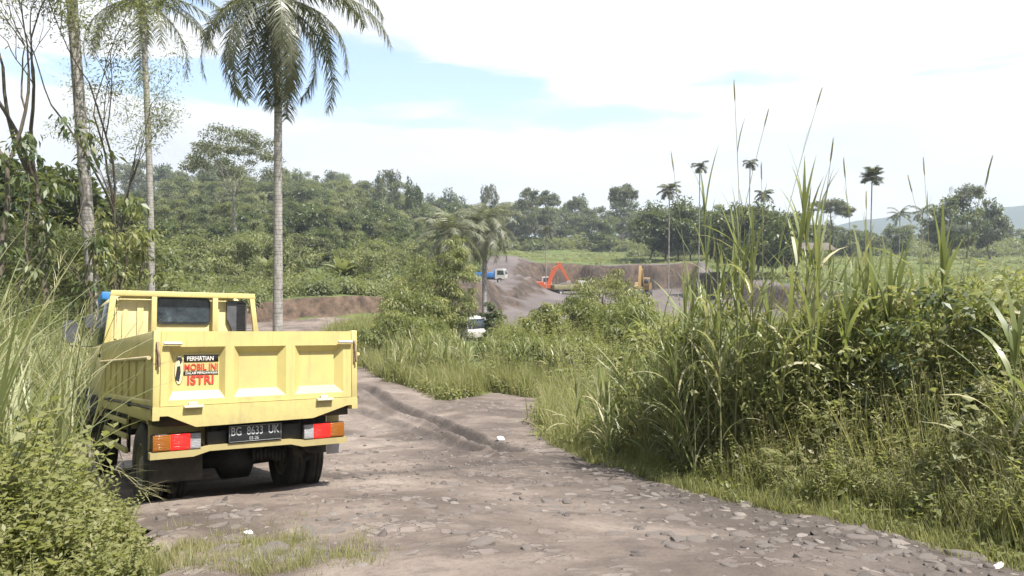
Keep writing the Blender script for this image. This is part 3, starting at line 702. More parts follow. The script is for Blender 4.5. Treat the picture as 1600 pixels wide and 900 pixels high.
wheel('front_wheel', .16, 3.95, .19, sgn=-1); wheel('front_wheel', 1.64, 3.95, .19, sgn=1)
g = Geo(); g.tube([(1.36, 1.8, -1.05), (1.36, .5, -1.08), (1.36, .16, -1.17)], .043, 14, cap=False); g.tube([(1.36, .5, -1.08), (1.36, .16, -1.17)], .036, 14, cap=False); g.lathe([(.0, 0), (.0, .038)], (1.36, .3, -1.14), axis='y'); tp(g, 'exhaust_pipe', surf('sooty_pipe', [(.3, (.06, .055, .05)), (.7, (.16, .14, .12))], 9, 4, .6), 0)
# cab
def cabsec(z):      # plan outline at a height: (x inset, front y)
    return None
g = Geo()
lev = [(-1.02, .05, 4.78), (-.55, .03, 4.84), (.02, .035, 4.80), (.52, .10, 4.52), (.60, .17, 4.40), (.625, .28, 4.28)]
ring = []
for z, ins, yf in lev:
    yb = 3.19 + (.03 if z > .55 else 0); a = ins; cr_ = .07; xr = 1.70
    ring.append([(a + cr_, yb, z), (xr - a - cr_, yb, z), (xr - a - .02, yb + .02, z), (xr - a, yb + cr_, z), (xr - a, yf - .18, z), (xr - a - .10, yf, z), (a + .10, yf, z), (a, yf - .18, z), (a, yb + cr_, z), (a + .02, yb + .02, z)])
n = 10; V = [p for r_ in ring for p in r_]; F = [(k * n + i, k * n + (i + 1) % n, (k + 1) * n + (i + 1) % n, (k + 1) * n + i) for k in range(len(ring) - 1) for i in range(n)]
g.add(V, F); g.add(ring[-1], [tuple(range(n))]); g.add(ring[0][::-1], [tuple(range(n))])
cab = tp(g, 'cab', YW, .012)
def cp(g, nm, m, bv=.003):
    o = g.build(nm, m, cab);
    if bv: bev(o, bv)
    return o
# pressed ribs on the cab's back
for x0, x1, z0, z1_ in ((.20, .27, .03, .40), (.36, .43, .03, .49), (.12, .15, .05, .52), (1.27, 1.31, .0, .46)):
    g = Geo(); prof = [(x0, z0), (x1, z0), (x1, z1_ - .03), (x1 - .02, z1_), (x0 + .02, z1_), (x0, z1_ - .03)]; g.prism(prof, 'y', 3.166, 3.20); cp(g, 'pressed_rib', YW, .010)
def rrect(x0, x1, z0, z1_, r, n=5):
    p = []
    for cx, cz, a0 in ((x1 - r, z1_ - r, 0), (x0 + r, z1_ - r, PI / 2), (x0 + r, z0 + r, PI), (x1 - r, z0 + r, 1.5 * PI)):
        p += [(cx + r * math.cos(a0 + t), cz + r * math.sin(a0 + t)) for t in np.linspace(0, PI / 2, n)]
    return p
g = Geo(); g.prism(rrect(.565, 1.20, .225, .555, .06), 'y', 3.165, 3.195); rw = cp(g, 'rear_window', surf('window_rubber', [(0, (.03, .032, .036))], 5, 2, .5), .004)
g = Geo(); g.prism(rrect(.587, 1.178, .247, .533, .045), 'y', 3.158, 3.17); g.build('glass_pane', GLS, rw)
g = Geo(); g.box(.45, .50, 3.185, 3.2, .56, .585); g.box(.16, 1.5, 3.17, 3.20, .566, .592); cp(g, 'roof_edge_highlight', WHT, .004)  # white strip paints the highlight along the cab's rear roof edge
# side windows, doors, windscreen
for s in (0, 1):
    X = (lambda a: a) if s == 0 else (lambda a: 1.70 - a)
    g = Geo()
    v = [(X(.025), 3.42, .0), (X(.025), 4.60, .0), (X(.092), 4.32, .50), (X(.092), 3.46, .50)]
    v2 = [(X(.045), a[1], a[2]) if a[2] < .1 else (X(.11), a[1], a[2]) for a in v]
    g.hexa(v2 + v); cp(g, 'side_window', GLS, 0)
    g = Geo(); x0, x1 = sorted((X(.012), X(.05))); g.box(x0, x1, 3.38, 4.30, -.86, -.02); dr = cp(g, 'door', YW, .012)
    g = Geo(); x0, x1 = sorted((X(-.01), X(.012))); g.box(x0, x1, 3.44, 3.56, -.16, -.12); g.build('handle', BLK, dr)
    g = Geo(); x0, x1 = sorted((X(-.10), X(.20))); g.prism([(3.42, -1.05), (4.55, -1.05), (4.92, -1.0), (4.92, -.62), (4.60, -.55), (4.45, -.66), (4.3, -.62), (3.6, -.62), (3.42, -.8)], 'x', x0, x1); cp(g, 'wheel_arch', BLK, .01)
g = Geo(); g.hexa([(.12, 4.83, .0), (1.58, 4.83, .0), (1.58, 4.80, .0), (.12, 4.80, .0), (.20, 4.56, .50), (1.50, 4.56, .50), (1.50, 4.53, .50), (.20, 4.53, .50)]); cp(g, 'windscreen', GLS, 0)
g = Geo(); g.box(-.13, 1.83, 4.80, 4.98, -1.22, -.86); tp(g, 'front_bumper', BLK, .02)
g = Geo(); g.hexa([(.10, 4.20, .60), (1.6, 4.20, .60), (1.6, 4.55, .52), (.10, 4.55, .52), (.10, 4.20, .70), (1.6, 4.20, .70), (1.6, 4.58, .66), (.10, 4.58, .66)]); tp(g, 'sun_visor', BLU, .01)
# snorkel air intake
g = Geo(); g.prism([(1.40, .53), (1.60, .53), (1.64, .48), (1.655, -.3), (1.46, -.3), (1.46, .16), (1.40, .30)][::-1], 'y', 3.14, 3.185)
ai = tp(g, 'air_intake', PLA, .01)
g = Geo()
for k in range(15): z = .50 - k * .026; g.box(1.52, 1.63, 3.125, 3.145, z - .009, z)
bev(g.build('intake_louvre', BLK, ai), .001)
# mirrors
for s in (0, 1):
    X = (lambda a: a) if s == 0 else (lambda a: 1.7 - a)
    g = Geo(); x0, x1 = sorted((X(-.30), X(-.12))); g.prism(rrect(x0, x1, .05, .34, .07), 'y', 4.52, 4.62); m_ = tp(g, 'side_mirror', PLA, .02)
    g = Geo(); g.tube([(X(.06), 4.60, .0), (X(-.21), 4.62, .01), (X(-.22), 4.60, .10)], .009, 6); g.build('mirror_arm', BLK, m_)
g = Geo(); x0, x1 = -.02, .12; g.prism(rrect(x0, x1, .27, .46, .06), 'y', 4.98, 5.06); m_ = tp(g, 'front_mirror', PLA, .015)
g = Geo(); g.tube([(.05, 5.0, .30), (.09, 4.9, .18), (.14, 4.78, .10)], .009, 6); g.build('mirror_arm', BLK, m_)

# ------------------------------------------------------------------ machines in the pit
def seg(g, a, b, w0, w1, th, mat=0):   # box beam from a to b in the xz plane, width w, thickness th in y
    a = np.array(a, float); b = np.array(b, float); d = (b - a) / np.linalg.norm(b - a); nn = np.array([-d[1], d[0]])
    p = [a + nn * w0 / 2, b + nn * w1 / 2, b - nn * w1 / 2, a - nn * w0 / 2]
    g.prism([(q[0], q[1]) for q in p], 'y', -th / 2, th / 2, mat)
def excavator(name, loc, rz, body, boom, stick, bucket, swing=0.0, label='', cat='excavator'):
    e = empty(name, loc, rz); tag(e, label, cat)
    for y in (-1.15, 1.15):
        g = Geo(); g.prism([(-1.9, .25), (-1.6, .0), (1.6, 0), (1.9, .25), (1.9, .55), (1.6, .82), (-1.6, .82), (-1.9, .55)], 'y', y - .28, y + .28); bev(g.build('track', RUB, e), .03)
    g = Geo(); g.box(-1.0, 1.0, -.9, .9, .35, .95); g.build('undercarriage', BLK, e)
    h = empty('upper_works', (0, 0, 0), swing); bpy.data.objects.remove(h)
    R_ = TM((0, 0, 0), swing)
    def ob(g, nm, m, bv=.03):
        for i in range(len(g.v)): g.v[i] = (g.v[i] @ R_[:3, :3].T).astype(np.float32)
        o = g.build(nm, m, e)
        if bv: bev(o, bv)
        return o
    g = Geo(); g.prism([(-2.3, 1.15), (1.2, 1.0), (1.2, 1.6), (-.2, 1.75), (-.3, 2.15), (-2.0, 2.15), (-2.35, 1.8)], 'y', -1.25, 1.25); hs = ob(g, 'house', body, .06)
    g = Geo(); g.prism([(-.3, 1.55), (1.35, 1.55), (1.45, 2.1), (1.05, 3.0), (-.25, 3.0)], 'y', .35, 1.27); cb = ob(g, 'cab', body if body is not ORG else WHT, .04)
    g = Geo(); g.prism([(-.15, 2.1), (1.25, 2.1), (.98, 2.85), (-.12, 2.85)], 'y', .33, 1.29); g.hexa([(1.43, .45, 2.12), (1.43, 1.17, 2.12), (1.47, 1.17, 2.12), (1.47, .45, 2.12), (1.08, .45, 2.9), (1.08, 1.17, 2.9), (1.12, 1.17, 2.9), (1.12, .45, 2.9)]);
    for i in range(len(g.v)): g.v[i] = (g.v[i] @ R_[:3, :3].T).astype(np.float32)
    g.build('window', GLS, cb)
    g = Geo(); p0, p1, p2 = boom; seg(g, p0, p1, .55, .85, .55); seg(g, p1, p2, .85, .45, .55); seg(g, (.9, 1.3), ((p0[0] + p1[0]) / 2 + .3, (p0[1] + p1[1]) / 2 - .1), .16, .12, .2); ob(g, 'boom', body, .02)
    g = Geo(); seg(g, (p2[0] - .1, p2[1] + .5), stick, .6, .36, .42); ob(g, 'stick', body if body is not YOR else YOR, .02)
    g = Geo(); bx_, bz = stick; g.prism([(bx_ + .15 * bucket, bz + .1), (bx_ + .45 * bucket, bz - .5), (bx_ + .1 * bucket, bz - 1.05), (bx_ - .75 * bucket, bz - 1.0), (bx_ - .3 * bucket, bz - .1)][::1 if bucket > 0 else -1], 'y', -.6, .6); ob(g, 'bucket', surf('worn_bucket', [(.3, (.16, .14, .12)), (.7, (.45, .42, .38))], 3, 4, .5), .02)
    return e
def small_truck(name, loc, rz, cabm, bedm, label, L=6.2, tipped=0, rack=False, load=None):
    e = empty(name, loc, rz); tag(e, label, 'truck')      # drives toward +y, x right, centred
    g = Geo(); g.prism([(L / 2 - 1.75, .75), (L / 2, .75), (L / 2, 1.45), (L / 2 - .22, 2.25), (L / 2 - .4, 2.35), (L / 2 - 1.6, 2.35), (L / 2 - 1.75, 2.25)], 'x', -.95, .95); cb = bev(g.build('cab', cabm, e), .05)
    g = Geo(); g.prism([(L / 2 - .02, 1.42), (L / 2 + .012, 1.46), (L / 2 - .2, 2.2), (L / 2 - .24, 2.2)], 'x', -.82, .82); g.build('windscreen', GLS, cb)
    for s in (-1, 1):
        g = Geo(); g.prism([(L / 2 - 1.35, 1.42), (L / 2 - .22, 1.42), (L / 2 - .38, 2.12), (L / 2 - 1.35, 2.12)], 'x', *sorted((s * .945, s * .965))); g.build('side_window', GLS, cb)
    g = Geo()
    for x in (-.9, .9): g.hexa([(x - .04, -L / 2, .95), (x + .04, -L / 2, .95), (x + .04, L / 2 - 1.9, .95), (x - .04, L / 2 - 1.9, .95), (x - .04, -L / 2, 1.75), (x + .04, -L / 2, 1.75), (x + .04, L / 2 - 1.9, 1.75), (x - .04, L / 2 - 1.9, 1.75)])
    g.box(-.86, .86, -L / 2, L / 2 - 1.9, .9, 1.0); g.box(-.86, .86, -L / 2, -L / 2 + .06, 1.0, 1.75); g.box(-.94, .94, L / 2 - 1.9, L / 2 - 1.84, .95, 2.3)
    for y in np.linspace(-L / 2 + .05, L / 2 - 2, 6):
        for x in (-.97, .94): g.box(x, x + .03, y, y + .07, .95, 1.75)
    bev(g.build('cargo_bed', bedm, e), .02)
    if rack:
        g = Geo()
        for x in (-.9, .9):
            g.box(x - .03, x + .03, L / 2 - 1.9, L / 2 + .05, 2.42, 2.50)
            for y in (L / 2 - 1.85, L / 2 - .9, L / 2): g.box(x - .03, x + .03, y, y + .05, 2.3, 2.45)
        for y in (L / 2 - 1.85, L / 2 - 1.2, L / 2 - .6, L / 2): g.box(-.9, .9, y, y + .05, 2.505, 2.55)
        g.build('roof_rack', BLK, e)
    g = Geo(); g.box(-.45, .45, -L / 2 + .2, L / 2 - .2, .6, .88); g.build('chassis', BLK, e)
    for y in (-L / 2 + 1.2, L / 2 - .95):
        for x in (-.82, .82):
            g = Geo(); g.lathe([(-.16, .2), (-.18, .42), (-.14, .47), (.14, .47), (.18, .42), (.16, .2)], (0, 0, 0), ns=24); q = g.build('wheel', RUB, e, True); q.location = (x, y, .47)
            g = Geo(); g.lathe([(-.17, .2), (-.1, 0)], (0, 0, 0), ns=16); g.lathe([(.1, 0), (.17, .2)], (0, 0, 0), ns=16); g.build('rim', CHR, q)
    if load:
        g = Geo(); xs_ = np.linspace(-.84, .84, 9); ys_ = np.linspace(-L / 2 + .1, L / 2 - 2, 12); VV = [(x, y, 1.35 + .75 * math.cos(x * 1.5) * math.sin((y + L / 2) / (L - 2) * PI) + .03 * math.sin(x * 9 + y * 7)) for y in ys_ for x in xs_]
        g.add(VV, [(j * 9 + i, j * 9 + i + 1, j * 9 + i + 10, j * 9 + i + 9) for j in range(11) for i in range(8)]); tag(g.build('soil_load', MP, e, True))
    return e
p = at(856, 131)
excavator('excavator', (p[0] - .6, p[1], p[2]), rad(8), ORG, ((.6, 1.6), (1.7, 4.2), (2.6, 5.0)), (4.3, 2.3), 1, label='orange red excavator with folded boom loading a truck beside the spoil heap')
p = at(1004, 122)
excavator('excavator', p, rad(-107), YOR, ((.6, 1.6), (1.5, 3.5), (2.5, 4.4)), (3.9, 1.2), -1, label='ochre yellow excavator facing us on the pit floor below the dark cut wall')
p = at(892, 130); small_truck('dump_truck', p, rad(-75), WHT, surf('olive_paint', [(.3, (.20, .19, .10)), (.7, (.34, .31, .17))], 3, 4, .6), 'white cabbed truck being loaded under the bucket of the orange excavator', L=6.6, load=True)
bz = at(768, 124)
tb = small_truck('dump_truck', (bz[0] - .1, bz[1], bz[2]), rad(-100), WHT, BLU, 'bright blue dump truck half hidden behind bushes above the reddish spoil heap', L=5.2)
p = at(744, 60.5); small_truck('dump_truck', (p[0] - 1.6, p[1], -5.75), rad(-140), WHT, YOR, 'white cabbed truck with a roof rack, only its top showing above the tall grass', rack=True, L=5.6)

# stakes, hut, mast, litter
g = Geo(); p = gp(569, 569); rr = random.Random(1)
g.tube([(0, 0, -.15), (.01, 0, .3), (.0, .01, .62)], [.035, .033, .03], 8); st = g.build('wooden_stake', surf('weathered_post', [(.3, (.42, .40, .34)), (.7, (.6, .58, .52))], 8, 5, .8), smooth=True)
st.location = (p[0], p[1], Tz(p[0], p[1])); tag(st, 'short pale stake standing in the grass at the end of the lane', 'post')
hut = empty('hut', (.398 * 152, 152, Tz(.398 * 152, 152)), rad(12)); tag(hut, 'small low hut with a faded brown roof behind the tall reeds', 'hut')
g = Geo()
for x in (-3.2, 0, 3.2):
    for y in (-2, 2): g.box(x - .09, x + .09, y - .09, y + .09, -.3, 2.4)
g.build('frame', M['bark2'], hut)
g = Geo(); g.box(-3.1, 3.1, 1.9, 1.98, 0, 2.3); g.box(-3.2, -3.12, -1.9, 1.9, 0, 2.3); bev(g.build('wall', surf('board_wall', [(.3, (.10, .085, .07)), (.7, (.22, .19, .16))], 2, 5, .8), hut), .01)
g = Geo(); g.prism([(-2.7, 2.25), (0, 3.7), (2.7, 2.25), (2.7, 2.35), (0, 3.82), (-2.7, 2.35)], 'x', -3.9, 3.9); g.build('roof', surf('old_roof', [(.3, (.07, .055, .048)), (.7, (.14, .115, .10))], 1.5, 6, .8, .4, 8), hut)
xm = (1483 - 800) / FPX * 420
ms = empty('lattice_mast', (xm, 420, Tz(xm, 420))); tag(ms, 'thin pale lattice mast rising behind the trees on the horizon', 'mast')
g = Geo(); Hm = 36
for a in range(4):
    sx_, sy_ = ((-1, -1), (1, -1), (1, 1), (-1, 1))[a]; sx2, sy2 = ((-1, -1), (1, -1), (1, 1), (-1, 1))[(a + 1) % 4]
    g.tube([(sx_ * 1.6, sy_ * 1.6, 0), (sx_ * .5, sy_ * .5, Hm)], .10, 4)
    for k in range(12):
        z0 = Hm * k / 12; z1_ = Hm * (k + 1) / 12; w0 = 1.6 - 1.1 * k / 12; w1 = 1.6 - 1.1 * (k + 1) / 12
        g.tube([(sx_ * w0, sy_ * w0, z0), (sx2 * w1, sy2 * w1, z1_)], .06, 4)
g.build('lattice', surf('galvanised', [(0, (.5, .5, .5))], 4, 2, .5), ms)
g = Geo()
for k in range(3): a = k * 2.1; g.tube([(1.0 * math.cos(a), 1.0 * math.sin(a), Hm - 3), (1.0 * math.cos(a), 1.0 * math.sin(a), Hm - 1)], .25, 8)
g.build('antenna', WHT, ms)
def crumple(name, px, py, s, mat, label, cat, flat=.5, seed=0, stretch=1.6):
    r = np.random.default_rng(seed); p = gp(px, py); g = Geo(); n = 16
    V = []; F = []
    for i in range(7):
        for j in range(n):
            th = PI * (i + .5) / 7; a = 2 * PI * j / n; rr_ = s * (1 + .35 * r.normal() * .5)
            V.append((rr_ * stretch * math.sin(th) * math.cos(a), rr_ * math.sin(th) * math.sin(a), rr_ * flat * (math.cos(th) + .55)))
    F = [(i * n + j, i * n + (j + 1) % n, (i + 1) * n + (j + 1) % n, (i + 1) * n + j) for i in range(6) for j in range(n)]
    g.add(V, F); g.add(V[:n][::-1], [tuple(range(n))]); o = g.build(name, mat); o.location = (p[0], p[1], float(roadz(np.array([p[0]]), np.array([p[1]]))[0]) + .005); o.rotation_euler = (0, 0, seed)
    return tag(o, label, cat)
crumple('plastic_bag', 782, 696, .060, WHT, 'crumpled white plastic bag lying on the road beside the dark wheel ruts', 'litter', .6, 2)
crumple('paper_scrap', 388, 842, .02, WHT, 'small white scrap of litter in the grass strip near the camera', 'litter', .6, 3)
crumple('plastic_wrapper', 1165, 783, .025, WHT, 'torn white wrapper at the grassy right edge of the stony road', 'litter', .2, 5, 3.0)
crumple('plastic_strip', 1560, 893, .02, WHT, 'thin white plastic strip on the road in the bottom right corner', 'litter', .25, 7, 3.5)
crumple('plastic_sheet', 735, 708, .06, WHT, 'flattened pale plastic scrap pressed into the mud at the road bend', 'litter', .12, 9, 3.0)
# ------------------------------------------------------------------ stones in the road
def stone_geo(seed, flat=.4):
    r = np.random.default_rng(seed); g = Geo(); V = []; nr, na = 5, 9
    ph = r.uniform(0, 6, 4); sq = r.uniform(.65, 1.0)
    for i in range(nr):
        th = PI * .5 * i / (nr - 1) if i < nr - 1 else PI * .5
        for j in range(na):
            a = 2 * PI * j / na; k = 1 + .22 * math.sin(2 * a + ph[0]) + .16 * math.sin(3 * a + ph[1]) + .07 * r.normal()
            rr_ = (.25 + .75 * math.sin(th) ** .6) * k if i > 0 else .22 * k
            V.append((rr_ * math.cos(a), rr_ * math.sin(a) * sq, flat * (math.cos(th) ** .7) + .03 * r.normal() - (.25 if i == nr - 1 else 0)))
    F = [(i * na + j, (i + 1) * na + j, (i + 1) * na + (j + 1) % na, i * na + (j + 1) % na) for i in range(nr - 1) for j in range(na)]
    g.add(V, F); g.add(V[:na], [tuple(range(na))]); return g
ST = [stone_geo(k, .28 + .2 * (k % 3)) for k in range(9)]
def stonemat():
    m, t = newmat('road_stone'); co = objco(t); at_ = t.nodes.new('ShaderNodeAttribute'); at_.attribute_name = 'tint'
    c = ramp(t, at_.outputs['Fac'], [(0, (.045, .038, .034)), (.4, (.105, .088, .076)), (1, (.23, .20, .178))])
    c = mixc(t, mth(t, 'MULTIPLY', sstep(t, noise(t, 9, 5, .6, co), .45, .7), .6), c, (.105, .085, .072))
    p = t.nodes.new('ShaderNodeBsdfPrincipled'); t.links.new(c, p.inputs['Base Color']); p.inputs['Roughness'].default_value = .8
    b = t.nodes.new('ShaderNodeBump'); b.inputs['Strength'].default_value = .6; b.inputs['Distance'].default_value = .012
    t.links.new(noise(t, 35, 5, .65, co), b.inputs['Height']); t.links.new(b.outputs[0], p.inputs['Normal'])
    o = t.nodes.new('ShaderNodeOutputMaterial'); t.links.new(p.outputs[0], o.inputs[0]); return m
MS = stonemat()
r = np.random.default_rng(11)
# stony parts of the road: chance of a stone by place
def stony(x, y):
    n = np.sin(x * 1.9 + 1.3 * np.sin(y * 1.1)) * np.sin(y * 2.3 + 1.1 * np.sin(x * 1.7)) 
    band = np.exp(-((y - 6.4 - .35 * x) / .9) ** 2) + .8 * np.exp(-((y - 4.9 + .1 * x) / .8) ** 2) * sm(.2, 1.2, x) + .9 * np.exp(-((x + 1.6) / .6) ** 2 - ((y - 4.6) / .7) ** 2) + .5 * np.exp(-((edge_dist(x, y) + .5) / .5) ** 2) * (x > 0)
    return .04 + .75 * band + .22 * (n > .25)
gs = Geo(); cnt = 0
X = r.uniform(-3.6, 4.2, 9000); Yy = 2.5 + 12.5 * r.uniform(0, 1, 9000) ** 1.15
k = (edge_dist(X, Yy) < -.02) & (r.uniform(size=9000) < stony(X, Yy) * .62); X, Yy = X[k], Yy[k]; Z = roadz(X, Yy)
for x, y, z in zip(X, Yy, Z):
    s = .010 + .045 * r.uniform() ** 2.6
    gs.merge(ST[r.integers(9)], TM((x, y, z - s * .10), r.uniform(0, 6.3), (s * 1.2, s, s * .62), r.normal() * .15, r.normal() * .15), r.uniform(-.45, .4))
# darker loose rubble on the bend
Q = []
for k_ in range(620):
    u_ = r.uniform()
    Q.append(gp(r.uniform(560, 860), r.uniform(700, 760)) if u_ < .3 else (gp(*(lambda a: (a, np.interp(a, [870, 1000, 1150, 1350, 1600], [705, 748, 785, 826, 895]) + abs(r.normal()) * 42))(r.uniform(870, 1590))) if u_ < .65 else gp(r.normal(700, 110), r.normal(735, 12))))
Q = np.array(Q); Q = Q[edge_dist(Q[:, 0], Q[:, 1]) < 0]; ZQ = roadz(Q[:, 0], Q[:, 1])
for q, z_ in zip(Q, ZQ):
    s = .008 + .032 * r.uniform() ** 2
    gs.merge(ST[r.integers(9)], TM((q[0], q[1], z_ - s * .32), r.uniform(0, 6.3), (s, s, s * 1.3), r.normal() * .4, r.normal() * .4), r.uniform(-.35, .1))
tag(gs.build('gravel', MS), kind='stuff')
protos = []
for k_ in range(6):
    g = Geo(); g.merge(ST[k_], None, .1); protos.append(g.build('stone', MS)); tag(protos[-1], None, 'stone')
cnt = 0; tries = 0
while cnt < 110 and tries < 4000:
    tries += 1
    px, py = r.uniform(300, 1560), r.uniform(715, 898); q = gp(px, py)
    if edge_dist(q[0], q[1]) > -.08 or r.uniform() > stony(q[0], q[1]): continue
    if px < 520 and py < 800: continue
    s = .035 + .050 * r.uniform() ** 1.8; cnt += 1
    place(protos[cnt % 6], (q[0], q[1], float(roadz(q[:1], q[1:2])[0]) - s * .07), r.uniform(0, 6.3), (s * 1.25, s, s * .55), 'flat pale stone bedded in the stony dirt road', 'stones bedded in the road')
for k_, (px, py, s, lb) in enumerate([(345, 818, .085, 'grey angular stone left of the grass strip, just behind the truck shadow'), (425, 868, .10, 'rounded grey stone half sunk in the grass strip near the camera'), (560, 748, .05, 'small dark stone standing proud beside the wheel track')]):
    g = Geo(); g.merge(ST[k_ + 3], None, .05); o = g.build('stone', MS); q = gp(px, py); o.location = (q[0], q[1], float(roadz(q[:1], q[1:2])[0]) - .01); o.scale = (s * 1.1, s, s * .9); tag(o, lb, 'stone')

# ------------------------------------------------------------------ small plants, used by the stuff meshes and as single plants
def herb(seed, h=.55, n=7, leaf=.085, base=.35, spread=.5, wid=.5):
    r = np.random.default_rng(seed); g = Geo()
    for s in range(n):
        a = r.uniform(0, 6.3); lean = r.uniform(.05, spread); H = h * r.uniform(.6, 1.1); m = max(4, int(H / (leaf * .55)))
        t = np.linspace(.18, 1, m); rt = lean * t * H * (1 + .5 * t)
        P = np.stack([np.cos(a) * rt, np.sin(a) * rt, H * t * (1 - .15 * lean * t)], 1)
        g.tube(P, np.linspace(.004, .0018, m), 3, tint=.25, cap=False)
        for side in (0, 1):
            ph = a + side * PI + np.arange(m) * 1.57 + r.normal(size=m) * .4
            el = r.uniform(-.25, .75, m); D = np.stack([np.cos(ph) * np.cos(el), np.sin(ph) * np.cos(el), np.sin(el)], 1)
            Nn = np.array([0, 0, 1.]) + unit(r, m) * .45
            ll = leaf * r.uniform(.6, 1.25, m) * (1 - .35 * t)
            g.leaves(P, D, Nn, ll, ll * wid, np.clip(base + r.normal(size=m) * .12 + .12 * t, 0, 1))
    return g
def tuft(seed, h=.45, n=38, wd=.009, base=.5, spread=.09, lean=.5, seg_=4):
    r = np.random.default_rng(seed); g = Geo(); P = np.stack([r.normal(size=n) * spread, r.normal(size=n) * spread, np.zeros(n) - .02], 1)
    g.blades(P, r.uniform(0, 6.3, n), r.uniform(0, .35, n), r.uniform(.2, 1.0, n) * (lean + .6), h * r.uniform(.45, 1.15, n), wd * r.uniform(.6, 1.4, n), np.clip(base + r.normal(size=n) * .16, 0, 1), seg_, r.normal() * .6)
    return g
def mound(seed, R=.35, h=.35, n=150, leaf=.075, base=.45, wid=.75):
    r = np.random.default_rng(seed); g = Geo(); u = unit(r, n); u[:, 2] = abs(u[:, 2]); rr_ = r.uniform(.55, 1.05, n)[:, None]
    P = u * rr_ * np.array([R, R, h]); D = np.stack([u[:, 0], u[:, 1], -.25 + 0 * u[:, 0]], 1) + unit(r, n) * .6; Nn = u + np.array([0, 0, .8]) + unit(r, n) * .35
    ll = leaf * r.uniform(.55, 1.25, n); g.leaves(P, D, Nn, ll, ll * wid, np.clip(base + r.normal(size=n) * .13, 0, 1)); return g
def fern(seed, n=8, Lf=.6, nl=15, base=.45, leaf=.09, up=1.0, wid=.28):
    r = np.random.default_rng(seed); g = Geo()
    for s in range(n):
        a = r.uniform(0, 6.3); L_ = Lf * r.uniform(.6, 1.15); t = np.linspace(0, 1, nl); a0 = r.uniform(.15, .7); bend = r.uniform(.7, 1.3)
        ang = a0 + bend * t; dl = L_ / (nl - 1); rr_ = np.cumsum(np.sin(ang) * dl); zz = np.cumsum(np.cos(ang) * dl) * up
        P = np.stack([np.cos(a) * rr_, np.sin(a) * rr_, zz], 1); g.tube(P, np.linspace(.004, .0015, nl), 3, tint=.3, cap=False)
        h = np.array([math.cos(a), math.sin(a), 0]); sd = np.array([-math.sin(a), math.cos(a), 0]); tan = np.stack([h[0] * np.sin(ang), h[1] * np.sin(ang), np.cos(ang)], 1)
        for q in (-1, 1):
            D = sd * q + tan * .45 + np.array([0, 0, -.18]); Nn = np.cross(tan, sd) * -1; Nn[:, 2] = abs(Nn[:, 2]) + .2
            ll = leaf * np.sin(np.clip(t * .9 + .12, 0, 1) * PI) ** .6 + .01
            g.leaves(P, D, Nn, ll, ll * wid, np.clip(base + .06 * r.normal(size=nl) + .08 * t, 0, 1), fold=.04)
    return g
HERB = [herb(k, h=.35 + .08 * k, n=6 + k % 3, base=.28 + .06 * (k % 4), leaf=.07 + .012 * (k % 3), wid=.38 + .1 * (k % 3)) for k in range(6)]
TALLH = [herb(20 + k, h=1.15, n=7, base=.28 + .05 * k, leaf=.080 + .02 * (k % 2), spread=.38, wid=.42) for k in range(4)]
NARH = [herb(30 + k, h=.9, n=8, base=.42 + .05 * k, leaf=.11, spread=.45, wid=.17) for k in range(3)]
TUFT = [tuft(40 + k, h=.38 + .06 * k, base=.45 + .06 * k) for k in range(4)] + [tuft(47, h=.45, base=.93, n=22, lean=.8)]
TALLT = [tuft(50 + k, h=.95, n=34, wd=.013, base=.5 + .08 * k, spread=.12, lean=.35, seg_=5) for k in range(3)]
MOUND = [mound(60 + k, base=.38 + .08 * k) for k in range(4)]
FERN = [fern(70 + k, base=.42 + .08 * k, n=7) for k in range(3)]
LOWT = [tuft(80 + k, h=.13, n=26, wd=.006, base=.5 + .1 * k, spread=.07, lean=.8, seg_=2) for k in range(3)]
BIGL0 = [mound(97 + k, R=.22, h=.26, n=30, leaf=.10, base=.5, wid=.6) for k in range(3)]
def scatter(g, pts, lib, sc, r, off=.0, zoff=0):
    if len(pts) == 0: return
    pa = np.array([(p[0], p[1]) for p in pts]); za = T(pa[:, 0], pa[:, 1])
    for p, z_ in zip(pts, za):
        s = sc * r.uniform(.7, 1.3) if np.isscalar(sc) else r.uniform(*sc)
        g.merge(lib[r.integers(len(lib))], TM((p[0], p[1], z_ - .02 + zoff), r.uniform(0, 6.3), s, r.normal() * .12, r.normal() * .12), off + r.normal() * .07)
r = np.random.default_rng(21)
# -- the right verge
def verge_pts(n, d0, d1, x0=.3, x1=9, y0=3.4, y1=15, pw=1.0):
    o = []
    while len(o) < n:
        k = 2 * n; x = r.uniform(x0, x1, k); y = r.uniform(y0, y1, k); e = edge_dist(x, y)
        q = (e > d0) & (e < d1) & (abs(x / (y + 1e-6)) < .80) & (x > .25); o += list(zip(x[q], y[q]))
    return o[:n]
g = Geo()
scatter(g, verge_pts(1500, -.22, .6), LOWT, (.7, 1.6), r, .14)
scatter(g, verge_pts(420, -.18, .12), LOWT, (.4, .9), r, .42)
scatter(g, verge_pts(300, -.12, .5), BIGL0, (.3, .7), r, .12)
scatter(g, verge_pts(750, .02, .9), TUFT, (.35, .85), r, .1)
scatter(g, verge_pts(700, .10, 1.2), HERB, (.3, .75), r, .1)
scatter(g, verge_pts(260, .15, 1.4), MOUND, (.4, .9), r)
scatter(g, verge_pts(160, .3, 1.8), FERN, (.4, .9), r)
tag(g.build('verge_weeds', M['herb']), kind='stuff')
g = Geo()
def canopy(x, y):   # height of the thicket above the soil, growing away from the road
    e = edge_dist(x, y); return np.minimum(.20 + .50 * np.clip(e, 0, 3.4), 1.65) * (1 + .18 * wav(x, y, 12, 20))
